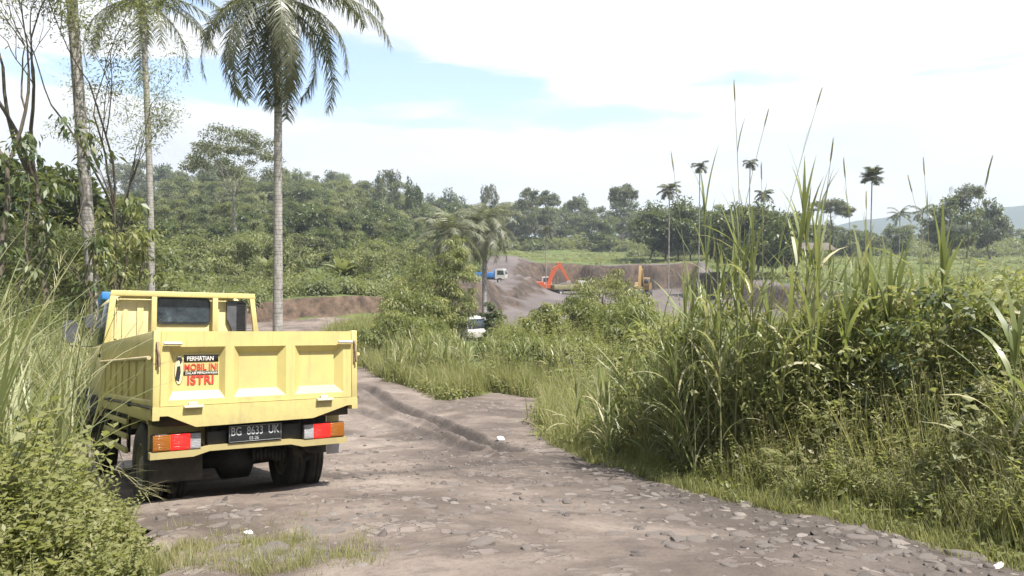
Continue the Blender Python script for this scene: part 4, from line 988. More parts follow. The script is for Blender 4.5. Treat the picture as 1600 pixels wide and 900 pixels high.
def thick(n, d0, d1, lib, base_h, kw, off=0.0, smin=.7, smax=1.1, **kk):
    PP = np.array(verge_pts(n, d0, d1, **kk)); HH = canopy(PP[:, 0], PP[:, 1]); ZZ = T(PP[:, 0], PP[:, 1])
    for (x, y), h, z_ in zip(PP, HH, ZZ):
        s = h / base_h * r.uniform(smin, smax)
        g.merge(lib[r.integers(len(lib))], TM((x, y, z_ - .03), r.uniform(0, 6.3), (min(s, 1.35) * kw, min(s, 1.35) * kw, s), r.normal() * .14, r.normal() * .14), off + r.normal() * .09)
thick(420, .5, 5.5, TALLH, 1.15, 1.0, .10)
thick(620, .4, 5.5, NARH, .9, 1.0, .12)
thick(300, .4, 5.0, FERN, .42, .8, .10, .6, .95)
thick(560, .3, 5.0, TALLT, .95, 1.0, .2, .7, 1.2)
thick(300, .10, 1.1, TALLT, .95, .8, .25, .9, 1.6); thick(260, .10, 1.2, NARH, .9, .8, .2, .9, 1.5)
# creepers lying over the thicket
for (x, y) in verge_pts(420, .6, 5.5):
    h = float(canopy(np.array([x]), np.array([y]))[0]) * r.uniform(.55, .92)
    g.merge(MOUND[r.integers(4)], TM((x, y, Tz(x, y) + h - .22), r.uniform(0, 6.3), (r.uniform(.8, 1.5), r.uniform(.8, 1.5), r.uniform(.5, 1.0)), r.normal() * .3, r.normal() * .3), .1 + r.normal() * .1)
tag(g.build('undergrowth', M['herb']), kind='stuff')

# -- the grassy island behind the bend and the slope down to the pit
def poly_pts(n, poly, r=r):
    poly = np.array(poly); lo = poly.min(0); hi = poly.max(0); o = []
    while len(o) < n:
        x = r.uniform(lo[0], hi[0], 3 * n); y = r.uniform(lo[1], hi[1], 3 * n); q = in_poly(x, y, [tuple(p) for p in poly]) & ~((x / y > -.105) & (x / y < -.020) & (y > 21) & (y < 44)); o += list(zip(x[q], y[q]))
    return o[:n]
BIGM0 = [mound(90 + k, R=.8, h=.85, n=420, leaf=.16, base=.36 + .07 * k, wid=.5) for k in range(2)]
ISL = [tuple(gp(*p)[:2]) for p in ((590, 580), (640, 600), (700, 620), (780, 608), (850, 618), (900, 628))] + [(2.6, 14), (7, 15), (16, 24), (18, 38), (-5.5, 38), (-6.5, 30)]
def ed(P, d):
    P = np.array(P); return P[edge_dist(P[:, 0], P[:, 1]) > d]
g = Geo()
scatter(g, ed(poly_pts(1500, ISL), .0), TUFT, (.8, 1.7), r, .06)
scatter(g, ed(poly_pts(500, ISL), .8), TALLT, (.7, 1.25), r, .12)
scatter(g, ed(poly_pts(600, ISL), 1.0), NARH, (.8, 1.4), r, .12)
scatter(g, ed(poly_pts(900, ISL), 1.0), TALLH, (.7, 1.4), r, .1)
scatter(g, ed(poly_pts(500, ISL), .6), MOUND, (1.2, 2.4), r, .12)
RIM = []
while len(RIM) < 1500:
    x = r.uniform(-9, 3, 4000); y = r.uniform(11, 36, 4000); e = edge_dist(x, y); q = (e > -.25) & (e < 1.6) & (x > -8.6 + (y < 30) * 2.5) & (r.uniform(size=4000) < np.where(e < 0, .25, 1)); RIM += list(zip(x[q], y[q]))
scatter(g, RIM, LOWT + TUFT, (.9, 1.9), r, .12)
scatter(g, RIM[:350], MOUND, (.6, 1.2), r, .12)
scatter(g, ed(poly_pts(900, [(-9, 34), (-5.5, 37), (-4.5, 46), (-7, 54), (-9.5, 47)]), -.1), TUFT + LOWT, (1.0, 2.6), r, .14)
scatter(g, ed(poly_pts(160, [(-9, 36), (-5.5, 38), (-5, 46), (-8, 52)]), .2), BIGM0, (.5, 1.0), r, .12)
tag(g.build('meadow_grass', M['herb']), kind='stuff')

g = Geo()
OUT = np.array(poly_pts(1500, [(4.5, 2), (20, -4), (26, 14), (20, 36), (8, 30), (9, 14), (7, 9)])); OUT = OUT[edge_dist(OUT[:, 0], OUT[:, 1]) > 1.2]
OUT = OUT[(OUT[:, 0] / np.maximum(OUT[:, 1], .1) > .66) | (OUT[:, 1] > 15)]
scatter(g, OUT[:700], TALLT, (.9, 1.7), r, .15); scatter(g, OUT[:450], TALLH, (.8, 1.3), r, .1); scatter(g, OUT, TUFT, (1.0, 2.0), r, .12); scatter(g, OUT[:350], BIGM0, (.5, 1.1), r, .1)
tag(g.build('rough_grass', M['herb']), kind='stuff')
# -- the bank left of the lane and the scrub beyond it: bigger clumps further off
BIGM = [mound(90 + k, R=.8, h=.85, n=420, leaf=.16, base=.36 + .07 * k, wid=.5) for k in range(4)]
FARM = [mound(100 + k, R=1.5, h=1.5, n=330, leaf=.38, base=.30 + .08 * k, wid=.55) for k in range(4)]
g = Geo()
BANK = [(-8.2, 13.5), (-9.3, 16), (-11.6, 22), (-14, 30), (-16, 40), (-26, 46), (-34, 40), (-24, 20), (-14, 12.5)]
scatter(g, ed(poly_pts(520, BANK), .5), BIGM, (.6, 1.2), r, .06)
scatter(g, ed(poly_pts(520, BANK), .3), TALLH, (.9, 1.6), r, .12)
scatter(g, ed(poly_pts(420, BANK), .2), TALLT, (1.0, 1.9), r, .12)
scatter(g, ed(poly_pts(300, BANK), .2), FERN, (1.5, 2.8), r, .1)
tag(g.build('bank_undergrowth', M['pale']), kind='stuff')
g = Geo()
SCR = [(-19, 48), (-16, 49.5), (-10, 56), (-8, 62), (-11, 70), (-8, 92), (-5, 112), (-6, 126), (-4, 150), (-10, 160), (-40, 150), (-90, 130), (-75, 80), (-38, 46), (-30, 46)]
wallok = lambda P: [p for p in P if p[1] - (47 + (p[0] + 17) * .9) > .9 or p[0] < -18]
scatter(g, wallok(poly_pts(1100, SCR)), FARM, (.6, 1.2), r, -.14)
near = [(-30, 47), (-17.5, 47.5), (-9, 57), (-10, 70), (-28, 72), (-42, 56)]
scatter(g, wallok(poly_pts(620, near)), BIGM, (.9, 1.7), r, .1)
tag(g.build('hillside_scrub', M['pale']), kind='stuff')
g = Geo()
FLD = [(-2, 147), (8, 147), (30, 146), (106, 146), (150, 200), (130, 235), (-10, 235)]
FT = [mound(110 + k, R=1.2, h=.8, n=90, leaf=.42, base=.55 + .08 * k, wid=.5) for k in range(3)]
scatter(g, poly_pts(900, FLD), FT, (.4, 1.0), r, .1)
RW = [(x, y) for y in range(153, 200, 6) for x in np.arange(0, 90, 2.2)]     # planted rows on the plateau
scatter(g, RW, FT, (.4, .7), r, .1)
scatter(g, [(x, y) for x, y in zip(r.uniform(-30, 190, 900), r.uniform(222, 262, 900)) if abs(x / y) < .75], FARM, (1.6, 3.0), r, -.08)
scatter(g, [(x, y) for x, y in zip(r.uniform(30, 130, 260), r.uniform(188, 215, 260))], FARM, (.8, 1.8), r, -.06)
PL = [(x, y) for x, y in zip(r.uniform(38, 115, 900), r.uniform(62, 148, 900)) if x / y < .75]
scatter(g, PL[:420], FT, (.5, 1.2), r, .1); scatter(g, PL[420:], FARM, (.35, .9), r, .05)
tag(g.build('field_crops', M['pale']), kind='stuff')

# -- grass strip close to the camera
g = Geo(); P = []
while len(P) < 420:
    px, py = r.normal(400, 85), r.normal(866, 20)
    if py < 826 or py > 905 or px < 225 or px > 600: continue
    q = gp(px, py); P.append((q[0], q[1]))
scatter(g, P[:330], LOWT, (.3, .9), r, .34)
scatter(g, P[:60], TUFT, (.15, .36), r, .32)
for px, py, n in ((320, 826, 14), (480, 815, 10), (300, 860, 20), (240, 880, 26), (560, 880, 22), (640, 600, 6)):
    scatter(g, [tuple(gp(px + r.normal() * 14, py + r.normal() * 5)[:2]) for _ in range(n)], LOWT, (.4, .9), r, .12)
tag(g.build('road_grass', M['herb']), kind='stuff')

# -- low leafy growth at the left foot of the picture
g = Geo(); P = []
while len(P) < 340:
    x = r.uniform(-4.6, -1.75); y = r.uniform(2.6, 6.4); e = float(edge_dist(np.array([x]), np.array([y]))[0])
    if e > .02 and x / y > -.86: P.append((x, y, e))
def grow(P, lib, a, b, off=0.0, cap=.9):
    for (x, y, e) in P:
        s = r.uniform(a, b) * min(cap, .35 + e * .8)
        g.merge(lib[r.integers(len(lib))], TM((x, y, Tz(x, y) - .02), r.uniform(0, 6.3), s, r.normal() * .15, r.normal() * .15), off + r.normal() * .06)
grow(P, HERB, .7, 1.3, .15); grow(P[:160], MOUND, .7, 1.2, .12); grow(P[:200], TUFT, .5, 1.0, .05)
grow([p for p in P if p[2] > .45][:70], TALLH, .5, .75, .1)
BIGL = [mound(95 + k, R=.22, h=.26, n=26, leaf=.13, base=.55, wid=.8) for k in range(3)]
grow([p for p in P if p[1] < 4.9][:80], BIGL, .8, 1.2, .1)
tag(g.build('creeper_weeds', M['herb']), kind='stuff')

# ------------------------------------------------------------------ tall reeds (elephant grass)
def reed(seed, H=2.6, nc=7, spread=.16, leafL=.75, heads=0, lean=.12, dry=.18, base=.48, lw=.026, dens=1.5):
    lw = lw * 1.05; leafL = leafL * .85; lean = lean * 1.5
    r = np.random.default_rng(seed); root = empty('reed_clump'); gl = Geo(); gc = Geo()
    for c in range(nc):
        a = r.uniform(0, 6.3); h = H * r.uniform(.55, .9); ln = r.normal() * lean; m = 8; t = np.linspace(0, 1, m)
        bx_, by_ = r.normal() * spread, r.normal() * spread
        P = np.stack([bx_ + math.cos(a) * ln * h * t ** 1.5, by_ + math.sin(a) * ln * h * t ** 1.5, h * t * .9], 1)
        gc.tube(P, np.linspace(.010, .004, m), 5, tint=.75, cap=False)
        nl = int(8 * dens) + 3; tt = np.sort(r.uniform(.12, 1, nl)); Q = np.stack([np.interp(tt, t, P[:, i]) for i in range(3)], 1)
        ph = a + np.arange(nl) * PI + r.normal(size=nl) * .5; L_ = leafL * (.65 + .5 * np.sin(tt * PI * .8)) * r.uniform(.8, 1.2, nl)
        dr = r.uniform(size=nl) < dry * (1.6 - tt)
        a1 = np.where(dr, r.uniform(1.4, 2.6, nl), r.uniform(.45, 1.75, nl) * (1.30 - .45 * tt))
        gl.blades(Q, ph, r.uniform(.18, .60, nl), a1, L_, lw * r.uniform(.75, 1.25, nl), np.where(dr, r.uniform(.86, 1, nl), np.clip(base + r.normal(size=nl) * .14, .05, .8)), 6, r.normal() * .5)
        # spear leaves at the top
        gl.blades(np.repeat(P[-1:], 3, 0), a + r.uniform(0, 6, 3), r.uniform(0, .1, 3), r.uniform(.10, .8, 3), leafL * r.uniform(.7, 1.1, 3), lw * 1.1, base + .08, 5, .3)
    gs_ = None
    if heads:
        for c in range(heads):
            a = r.uniform(0, 6.3); ln = r.uniform(.03, .22); h = H * r.uniform(.92, 1.25); t = np.linspace(0, 1, 9)
            P = np.stack([r.normal() * spread + math.cos(a) * ln * h * t ** 2, r.normal() * spread + math.sin(a) * ln * h * t ** 2, h * t], 1)
            gc.tube(P, np.linspace(.006, .0022, 9), 4, tint=.8, cap=False)
            T_ = (P[-1] - P[-2]); T_ /= np.linalg.norm(T_)
            g2 = Geo(); hl = .19; Q = P[-1] + T_ * np.linspace(0, hl, 8)[:, None]; g2.tube(Q, [.003, .005, .007, .007, .007, .006, .005, .002], 6, tint=.9)
            nb = 60; tt = r.uniform(0, hl, nb); B = P[-1] + T_ * tt[:, None]; g2.leaves(B, unit(r, nb) + T_ * 2.5, unit(r, nb), .03, .003, .92)
            g2.build('seed_head', M['reed'], root)
            for q in range(3):
                k2 = r.integers(4, 8); gl.blades(P[k2:k2 + 1], r.uniform(0, 6.3), .15, .5, leafL * .5, lw * .5, .6, 4, .3)
    gl.build('leaves', M['reed'], root); gc.build('cane', M['reed'], root)
    return root
def put_reed(root, px, Z, label, group=None, rz=None, sc=1.0):
    p = at(px, Z); root.location = (p[0], p[1], p[2] - .05); root.rotation_euler = (0, 0, rz or 0); root.scale = (sc,) * 3
    root['label'] = label; root['category'] = 'reeds'
    if group: root['group'] = group
put_reed(reed(1, 3.45, 6, heads=4, leafL=.85, lean=.05), 1150, 7.6, 'very tall reed clump with pale seed heads right of the twin areca palms')
put_reed(reed(2, 3.35, 6, heads=2, leafL=.95, lean=.04, lw=.032), 1248, 7.4, 'tallest broad bladed reed clump in the middle of the right thicket')
put_reed(reed(3, 2.55, 7, heads=1, leafL=.85, lean=.10, lw=.03), 1070, 8.3, 'reed clump with leaning dry blades at the pit side of the thicket')
put_reed(reed(4, 2.45, 8, leafL=.9, lean=.08, lw=.032), 1300, 8.0, 'dense upright green reed clump behind the dry bent stalks')
put_reed(reed(5, 2.75, 7, heads=2, leafL=.85, lean=.10), 1358, 7.6, 'reed clump in front of the shaggy topped distant palm')
put_reed(reed(6, 2.55, 7, leafL=.95, lean=.05, lw=.042, base=.36), 1418, 7.2, 'reed clump with the widest bright green blades, against the mountains')
put_reed(reed(7, 2.75, 5, heads=4, leafL=.6, lean=.05), 1490, 8.0, 'thin reed clump with several dark seed heads left of the flat topped tree')
put_reed(reed(8, 2.0, 5, leafL=.75, lean=.15, lw=.035, base=.40), 1608, 5.2, 'broad green blades leaning in at the right edge of the picture')
put_reed(reed(9, 1.35, 8, leafL=.65, lean=.16, spread=.22, dry=.25), 955, 10.0, 'pale reed clump at the road bend with a bright green spear of leaves')
put_reed(reed(10, 1.55, 8, leafL=.7, lean=.18, spread=.25, dry=.3), 1030, 9.0, 'bushy silver streaked reed clump beside the road bend')
rp = [reed(30 + k, 1.65 + .15 * k, 6, leafL=.8, lean=.14, spread=.2, dry=.22, heads=(1 if k == 3 else 0)) for k in range(5)]
for o in rp: o['category'] = 'reeds'
spots = [(1070, 8.4), (1100, 8.0), (1205, 8.0), (1225, 8.7), (1290, 8.9), (1345, 7.9), (1395, 8.5), (1455, 7.7), (1490, 9.2), (1545, 7.6), (1040, 9.6), (1085, 8.8), (1115, 9.0), (1140, 9.8), (1160, 8.2), (1235, 9.0), (1265, 8.1), (1320, 9.4), (1420, 8.9), (1435, 8.0), (1475, 8.7), (1505, 7.8), (1535, 8.6), (1560, 9.6), (1590, 8.4), (1375, 8.9), (1180, 8.4), (1205, 9.4), (1222, 7.8), (1275, 8.8), (1330, 8.6), (1345, 9.8), (1385, 8.2), (1400, 9.4), (1450, 8.4), (1465, 9.6), (1520, 9.0), (1550, 8.0), (1575, 9.2), (1080, 10.5), (1130, 11), (1250, 10.5), (1310, 11), (1440, 11.5), (1520, 11.5), (1170, 12), (1370, 12.5)]
for k, (px, Z) in enumerate(spots):
    p = at(px, Z); s = r.uniform(.68, 1.0) * (1 if Z < 10 else .85)
    place(rp[k % 5], (p[0], p[1], p[2] - .05), r.uniform(0, 6.3), s, 'green reed clump with some dry blades in the thicket right of the road', 'reeds in the right thicket', 'reeds')
mp = [reed(50 + k, 1.45, 7, leafL=.6, lean=.10, spread=.25, dry=.15, base=.6, lw=.03) for k in range(3)]
for k, (px, Z) in enumerate([(640, 21.5), (655, 22.5), (668, 21.5), (682, 23), (695, 22), (708, 23.5), (720, 22.5), (615, 24.5), (700, 24), (690, 25), (625, 23), (770, 22), (660, 26), (800, 21), (880, 20)]):
    p = at(px, Z); place(mp[k % 3], (p[0], p[1], p[2] - .05), r.uniform(0, 6.3), r.uniform(.75, 1.1), 'yellow green reed clump on the grassy island behind the road bend', 'reeds on the grassy island', 'reeds')
# left foreground clumps of long arching blades
def bladeclump(seed, n=150, h=1.7, spread=.35, base=.45, dry=.15, lw=.018):
    r = np.random.default_rng(seed); root = empty('grass_clump'); g = Geo(); P = np.stack([r.normal(size=n) * spread, r.normal(size=n) * spread, np.zeros(n)], 1)
    dr = r.uniform(size=n) < dry
    g.blades(P, r.uniform(0, 6.3, n), r.uniform(.0, .32, n), r.uniform(.4, 1.5, n), h * r.uniform(.5, 1.15, n), lw * r.uniform(.6, 1.35, n), np.where(dr, r.uniform(.8, 1, n), np.clip(base + .13 * r.normal(size=n), 0, .8)), 8, r.normal() * .4)
    g.build('blades', M['reed'], root)
    g = Geo(); m = n // 8; P = np.stack([r.normal(size=m) * spread, r.normal(size=m) * spread, np.zeros(m)], 1)
    for p in P:
        a = r.uniform(0, 6.3); t = np.linspace(0, 1, 8); hh = h * r.uniform(.7, 1.05); ln = r.uniform(.1, .4); Q = np.stack([p[0] + math.cos(a) * ln * hh * t ** 2, p[1] + math.sin(a) * ln * hh * t ** 2, hh * t * (1 - .15 * t)], 1)
        g.tube(Q, np.linspace(.006, .002, 8), 4, tint=.7, cap=False); e = Q[-1]; nb = 9
        g.blades(np.repeat(Q[-2:-1], nb, 0) + np.linspace(0, 1, nb)[:, None] * (Q[-1] - Q[-2]), a + r.normal(size=nb) * .8, .6, 1.5, .20, .004, .93, 4)
    g.build('flower_stalk', M['reed'], root)
    return root
for k, (px, Z, h, n, lb) in enumerate([(-185, 4.3, 1.75, 190, 'large clump of long arching grass nearest the camera at the left edge'),
        (-120, 5.2, 1.35, 120, 'clump of arching grass whose blades cross in front of the truck mirror'), (-190, 4.8, 2.1, 170, 'tall grass clump cut off by the left edge of the picture'),
        (-60, 6.4, 2.1, 150, 'feathery topped grass clump behind the nearest one on the left'), (0, 8.2, 2.1, 130, 'grass clump with pale plumes on the bank left of the truck'), (-50, 8.8, 2.5, 140, 'tallest plumed grass on the left bank below the branching tree')]):
    o = bladeclump(200 + k, n, h, .30 + .03 * k, base=.60 + .05 * (k % 3), lw=.031 if k < 3 else .02); p = at(px, Z); o.location = (p[0], p[1], p[2] - .05); tag(o, lb, 'grass clump')
gq = [bladeclump(220 + k, 110, 1.7, .3, base=.55, dry=.3, lw=.016) for k in range(3)]
for k, (px, Z) in enumerate([(100, 11.5), (40, 11), (-10, 12), (80, 13.5), (20, 14.5), (125, 15), (60, 16.5), (110, 18), (-30, 15), (165, 20), (200, 23), (150, 17.5)]):
    p = at(px, Z)
    if edge_dist(np.array([p[0]]), np.array([p[1]]))[0] < .2: continue
    place(gq[k % 3], (p[0], p[1], p[2] - .05), r.uniform(0, 6.3), r.uniform(.8, 1.25), 'pale plumed grass clump on the green bank left of the lane', 'grass clumps on the left bank', 'grass clump')
# bent dry cane at the road bend
g = Geo(); q = gp(982, 690); z0 = q[2]
g.tube([(q[0], q[1], z0), (q[0] - .02, q[1] + .02, z0 + .38)], [.014, .011], 7, tint=.95); g.tube([(q[0] - .72, q[1] + .2, z0 + .52), (q[0] - .3, q[1] + .08, z0 + .44), (q[0] - .02, q[1] + .02, z0 + .38), (q[0] + .3, q[1] - .02, z0 + .32)], .008, 6, tint=.9)
g.leaves(np.repeat([[q[0] - .4, q[1] + .1, z0 + .46]], 7, 0), unit(r, 7) * [1, 1, .3], np.repeat([[0, 0, 1.]], 7, 0), .25, .04, .35)
tag(g.build('broken_cane', M['reed']), 'broken pale cane bent sideways over the weeds at the road bend', 'cane')
# brush-like dry twig in front of the rear wheel
g = Geo(); q = np.array(at(205, 5.8)); q = q + [0, 0, .05]; tip = q + [.22, -.1, .02]
g.tube([q + [-.45, .0, .42], q + [-.1, -.02, .30], q + [.12, -.06, .12]], [.004, .003, .002], 4, tint=.9)
n = 26; tt = r.uniform(0, 1, n)[:, None]; B = (q + [-.2, -.01, .34]) * (1 - tt) + (q + [.12, -.06, .12]) * tt
g.blades(B, r.normal(size=n) * .6, r.uniform(1.0, 1.8, n), r.uniform(1.8, 2.5, n), .26, .004, .9, 4)
tag(g.build('dry_twig', M['reed']), 'dry brush like seed stalk drooping in front of the truck rear wheel', 'seed stalk')
# tiny yellow flower blob by the island
g = Geo(); q = gp(862, 604); P = np.array([q[0], q[1], q[2]]) + unit(r, 26) * .10 + [0, 0, .15]; g.leaves(P, unit(r, 26), unit(r, 26), .07, .05, .5); g.tube([q, q + [0, 0, .16]], .005, 4)
tag(g.build('yellow_flower', surf('petal', [(0, (.75, .42, .03))], 4, 2, .6)), 'small orange yellow flower at the edge of the grassy island', 'flower')

# ------------------------------------------------------------------ trees
def limb(a, b, n=6, sag=.0, r=None, wob=.05):
    a = np.array(a, float); b = np.array(b, float); t = np.linspace(0, 1, n)[:, None]; P = a + (b - a) * t; Ln = np.linalg.norm(b - a)
    P[:, 2] += sag * Ln * np.sin(t[:, 0] * PI)
    if r is not None: P[1:-1] += r.normal(size=(n - 2, 3)) * wob * Ln * .3
    return P
def clumps(g, C, Rr, n, leaf, r, base=.4, flat=.65, wid=.5, updir=.7, drop=-.2, var=.19):
    for c, R_ in zip(C, Rr):
        m = int(n); u = unit(r, m) * (r.uniform(0, 1, m) ** .38)[:, None]; P = c + u * np.array([R_, R_, R_ * flat]); b = base + r.normal() * var
        D = u * [1, 1, .4] + unit(r, m) * .7 + [0, 0, drop]; Nn = u * .6 + [0, 0, updir] + unit(r, m) * .5; ll = leaf * r.uniform(.6, 1.3, m)
        g.leaves(P, D, Nn, ll, ll * wid, np.clip(b + r.normal(size=m) * .07, 0, 1), fold=.1)
def tree(name, seed, H, cr, ch, nc, nl, leaf, mat, bark='bark2', tr=.16, clump=.25, shape='round', base=.4, trunk_to=.75, lean=.03, flat=.65, drop=-.2, label='', cat='tree', wid=.5, shell=.55, gapz=0):
    r = np.random.default_rng(seed); root = empty(name); tag(root, label, cat); gt = Geo(); gc = Geo(); c0 = H - ch
    top = np.array([r.normal() * lean * H, r.normal() * lean * H, c0 + ch * trunk_to]); P = limb((0, 0, -.4), top, 9, 0, r, .06)
    gt.tube(P, np.linspace(tr, tr * .35, 9), 8)
    C = []; R_ = []
    for k in range(nc):
        u = unit(r, 1)[0]; q = shell + (1 - shell) * r.uniform() ** .5
        if shape == 'umbrella': u[2] = abs(u[2]) * .9 + .05; c = np.array([u[0] * cr * q, u[1] * cr * q, c0 + ch * (.35 + .6 * u[2])])
        elif shape == 'column': z = r.uniform(); w_ = math.sin(PI * (z * .82 + .12)) ** .7; c = np.array([u[0] * cr * w_ * q, u[1] * cr * w_ * q, c0 + ch * z])
        elif shape == 'cone': z = r.uniform() ** 1.2; w_ = (1 - z) ** .7 + .12; c = np.array([u[0] * cr * w_ * q, u[1] * cr * w_ * q, c0 + ch * z])
        else: c = np.array([u[0] * cr * q, u[1] * cr * q, c0 + ch * .5 + u[2] * ch * .5 * q])
        c += r.normal(size=3) * cr * .07
        c[:2] += top[:2] * .8; C.append(c); R_.append(cr * clump * r.uniform(.65, 1.3))
        if k % (2 if shape != 'umbrella' or nc < 60 else 6) == 0:
            t0 = np.clip((c[2] - .35 * ch - (P[0][2])) / (P[-1][2] - P[0][2]), .25, .97); b = P[0] + (P[-1] - P[0]) * t0; b = np.array([np.interp(t0, np.linspace(0, 1, 9), P[:, i]) for i in range(3)])
            gt.tube(limb(b, c, 5, .12, r, .07), np.linspace(tr * .38 * (1.15 - t0), tr * .06, 5), 5, cap=False)
    clumps(gc, C, R_, nl, leaf, r, base, flat, wid, drop=drop)
    gt.build('trunk', M[bark], root, True); gc.build('crown', M[mat], root)
    return root
TP = {}
TP['broad'] = [tree('broadleaf_tree', 300 + k, 12, 4.4, 9.5, 36, 100, .72, 'dark', tr=.22, base=.45, clump=.30) for k in range(3)]
TP['rubber'] = [tree('feathery_tree', 310 + k, 13, 3.3, 11, 38, 100, .60, 'pale', bark='bark', tr=.13, base=.42, shape='column', clump=.34, wid=.35) for k in range(3)]
TP['grey'] = [tree('grey_leaved_tree', 320 + k, 13, 4.2, 9, 34, 95, .62, 'grey', bark='bark', tr=.17, base=.5, clump=.28, shell=.7) for k in range(3)]
TP['bamboo'] = [tree('bamboo_clump', 330 + k, 11, 3.8, 10, 38, 90, .75, 'pale', tr=.10, base=.62, shape='cone', clump=.30, drop=-.9, wid=.22) for k in range(2)]
TP['umb'] = [tree('round_topped_tree', 340 + k, 16, 3.8, 6, 30, 110, .55, 'grey', bark='bark2', tr=.22, base=.35, shape='umbrella', clump=.30, flat=.5) for k in range(3)]
TP['low'] = [tree('small_tree', 350 + k, 5.5, 2.4, 4.6, 22, 85, .34, 'pale', tr=.08, base=.62, clump=.34, wid=.4, drop=-.5) for k in range(3)]
LAB = {'broad': ('dark green broad crowned tree in the forest belt behind the pit and lane', 'dark broad trees of the forest'), 'rubber': ('slim pale green feathery tree in the forest belt behind the pit and lane', 'feathery trees of the forest'),
       'grey': ('grey green open crowned tree in the forest belt behind the pit and lane', 'grey green trees of the forest'), 'bamboo': ('drooping bamboo like clump in the forest belt behind the pit and lane', 'bamboo clumps of the forest'), 'low': ('low yellow green bushy tree on the slope below the forest', 'small trees on the lower slope'), 'umb': ('round topped tree standing above the forest', 'round topped trees')}
r = np.random.default_rng(77)
def T3(x, y, dz=-.2): return (x, y, Tz(x, y) + dz)
nforest = 0
def plant(kind, x, y, s, label=None, group=None, sz=1.0):
    lb, gr = LAB[kind]; lst = TP[kind]
    return place(lst[r.integers(len(lst))], T3(x, y), r.uniform(0, 6.3), (s, s, s * sz), label or lb, (group or gr) if not label else None, 'tree')
# silhouette of the forest top: picture column -> picture row of the tree tops
SIL = ([-60, 0, 100, 200, 260, 330, 450, 520, 600, 660, 720, 800, 900, 1000, 1060, 1120, 1200, 1280, 1360, 1450, 1500, 1600, 1700], [262, 262, 262, 268, 266, 268, 274, 276, 292, 310, 318, 318, 322, 324, 326, 318, 326, 340, 352, 346, 338, 344, 346])
def fit(px, Z, h0, py=None):
    x, y, z = at(px, Z); top = CAMZ + (HORI - (py if py is not None else np.interp(px, *SIL))) / FPX * Z
    return x, y, z, max(.35, min(1.7, (top - z) / h0))
H0 = {'broad': 12, 'rubber': 13, 'grey': 13, 'bamboo': 11, 'umb': 16, 'low': 5.5}
# hillside belts, far to near
for Z0, n, lo, hi, kinds, pyo in ((300, 44, 180, 1080, ('rubber', 'broad', 'grey'), 0), (245, 60, 300, 1640, ('rubber', 'rubber', 'grey', 'broad'), 4), (205, 46, 250, 700, ('rubber', 'bamboo', 'broad', 'rubber'), 14),
                                  (170, 36, 180, 690, ('broad', 'bamboo', 'rubber', 'grey'), 34), (135, 36, 130, 680, ('broad', 'bamboo', 'rubber', 'broad'), 48), (200, 24, 1020, 1420, ('broad', 'broad', 'grey'), 12), (106, 26, 60, 660, ('broad', 'bamboo', 'rubber'), 78), (84, 18, 100, 600, ('broad', 'grey', 'bamboo'), 108)):
    for k in range(n):
        px = lo + (hi - lo) * (k + r.uniform(.1, .9)) / n; Z = Z0 * r.uniform(.93, 1.07); kd = kinds[r.integers(len(kinds))]
        if Z0 < 215 and 700 < px < 1000: continue
        py = np.interp(px, *SIL) + pyo + r.normal() * 5; x, y, z, s = fit(px, Z, H0[kd], py)
        plant(kd, x, y, s, sz=r.uniform(.95, 1.05)) if s < 1.3 else plant(kd, x, y, 1.25 + .1 * r.normal(), sz=min(1.5, s / 1.2))
for k in range(34):
    px = r.uniform(260, 700); Z = r.uniform(62, 98); x, y, z = at(px, Z)
    if x > -10 + (Z - 60) * .05: continue
    plant('low', x, y, r.uniform(.5, 1.0))
for k in range(11):
    px = 1018 + 21 * k; Z = 152 if px < 1118 else 116 + 6 * r.normal(); py = 326 + r.normal() * 8; x, y, z, s = fit(px, Z, 12, py); plant('broad', x, y, min(s, 1.1), sz=s / min(s, 1.1))
# named single trees: label, kind, px, top py, Z, width scale
for lb, kd, px, py, Z, s in (('pointed dark tree rising above the forest on the left of a rounder neighbour', 'grey', 606, 264, 190, .75), ('small dark round crown just right of the pointed one on the ridge', 'broad', 645, 281, 190, .55),
        ('thin crowned tall tree rising behind the big shaggy palms', 'grey', 765, 288, 215, .55), ('round topped tree, left one of the close pair on the skyline', 'umb', 824, 296, 225, .95),
        ('round topped tree, right one of the close pair on the skyline', 'umb', 856, 299, 225, .9), ('smallest round topped tree on the skyline, right of the close pair', 'umb', 898, 308, 240, .6),
        ('tall bushy crowned tree on the skyline left of the twin areca palms', 'umb', 974, 289, 215, 1.05), ('dark spreading tree between the reeds beyond the plateau', 'umb', 1295, 312, 170, 1.1),
        ('flat topped pale tree on a thin stem before the blue mountains', 'umb', 1512, 289, 160, .8), ('broad dark tree below the lattice mast', 'broad', 1483, 308, 160, 1.1), ('small rounded tree near the right edge below the mountains', 'broad', 1545, 318, 165, .8)):
    x, y, z, sz = fit(px, Z, H0[kd], py); lst = TP[kd]
    o = place(lst[r.integers(len(lst))], T3(x, y), r.uniform(0, 6.3), (s, s, (CAMZ + (HORI - py) / FPX * Z - z + .2) / H0[kd]), lb, None, 'tree')
    if 'group' in o: del o['group']
# big umbrella tree left of the coconut palm
x, y, z = at(372, 88); Hh = CAMZ + (HORI - 196) / FPX * 88 - z
o = tree('umbrella_tree', 401, Hh, 5.4, Hh * .50, 95, 100, .27, 'grey', bark='bark', tr=.36, base=.5, shape='umbrella', clump=.18, flat=.5, trunk_to=.05, shell=.80, label='tall grey umbrella crowned tree left of the coconut palm')
o.location = (x, y, z - .2)
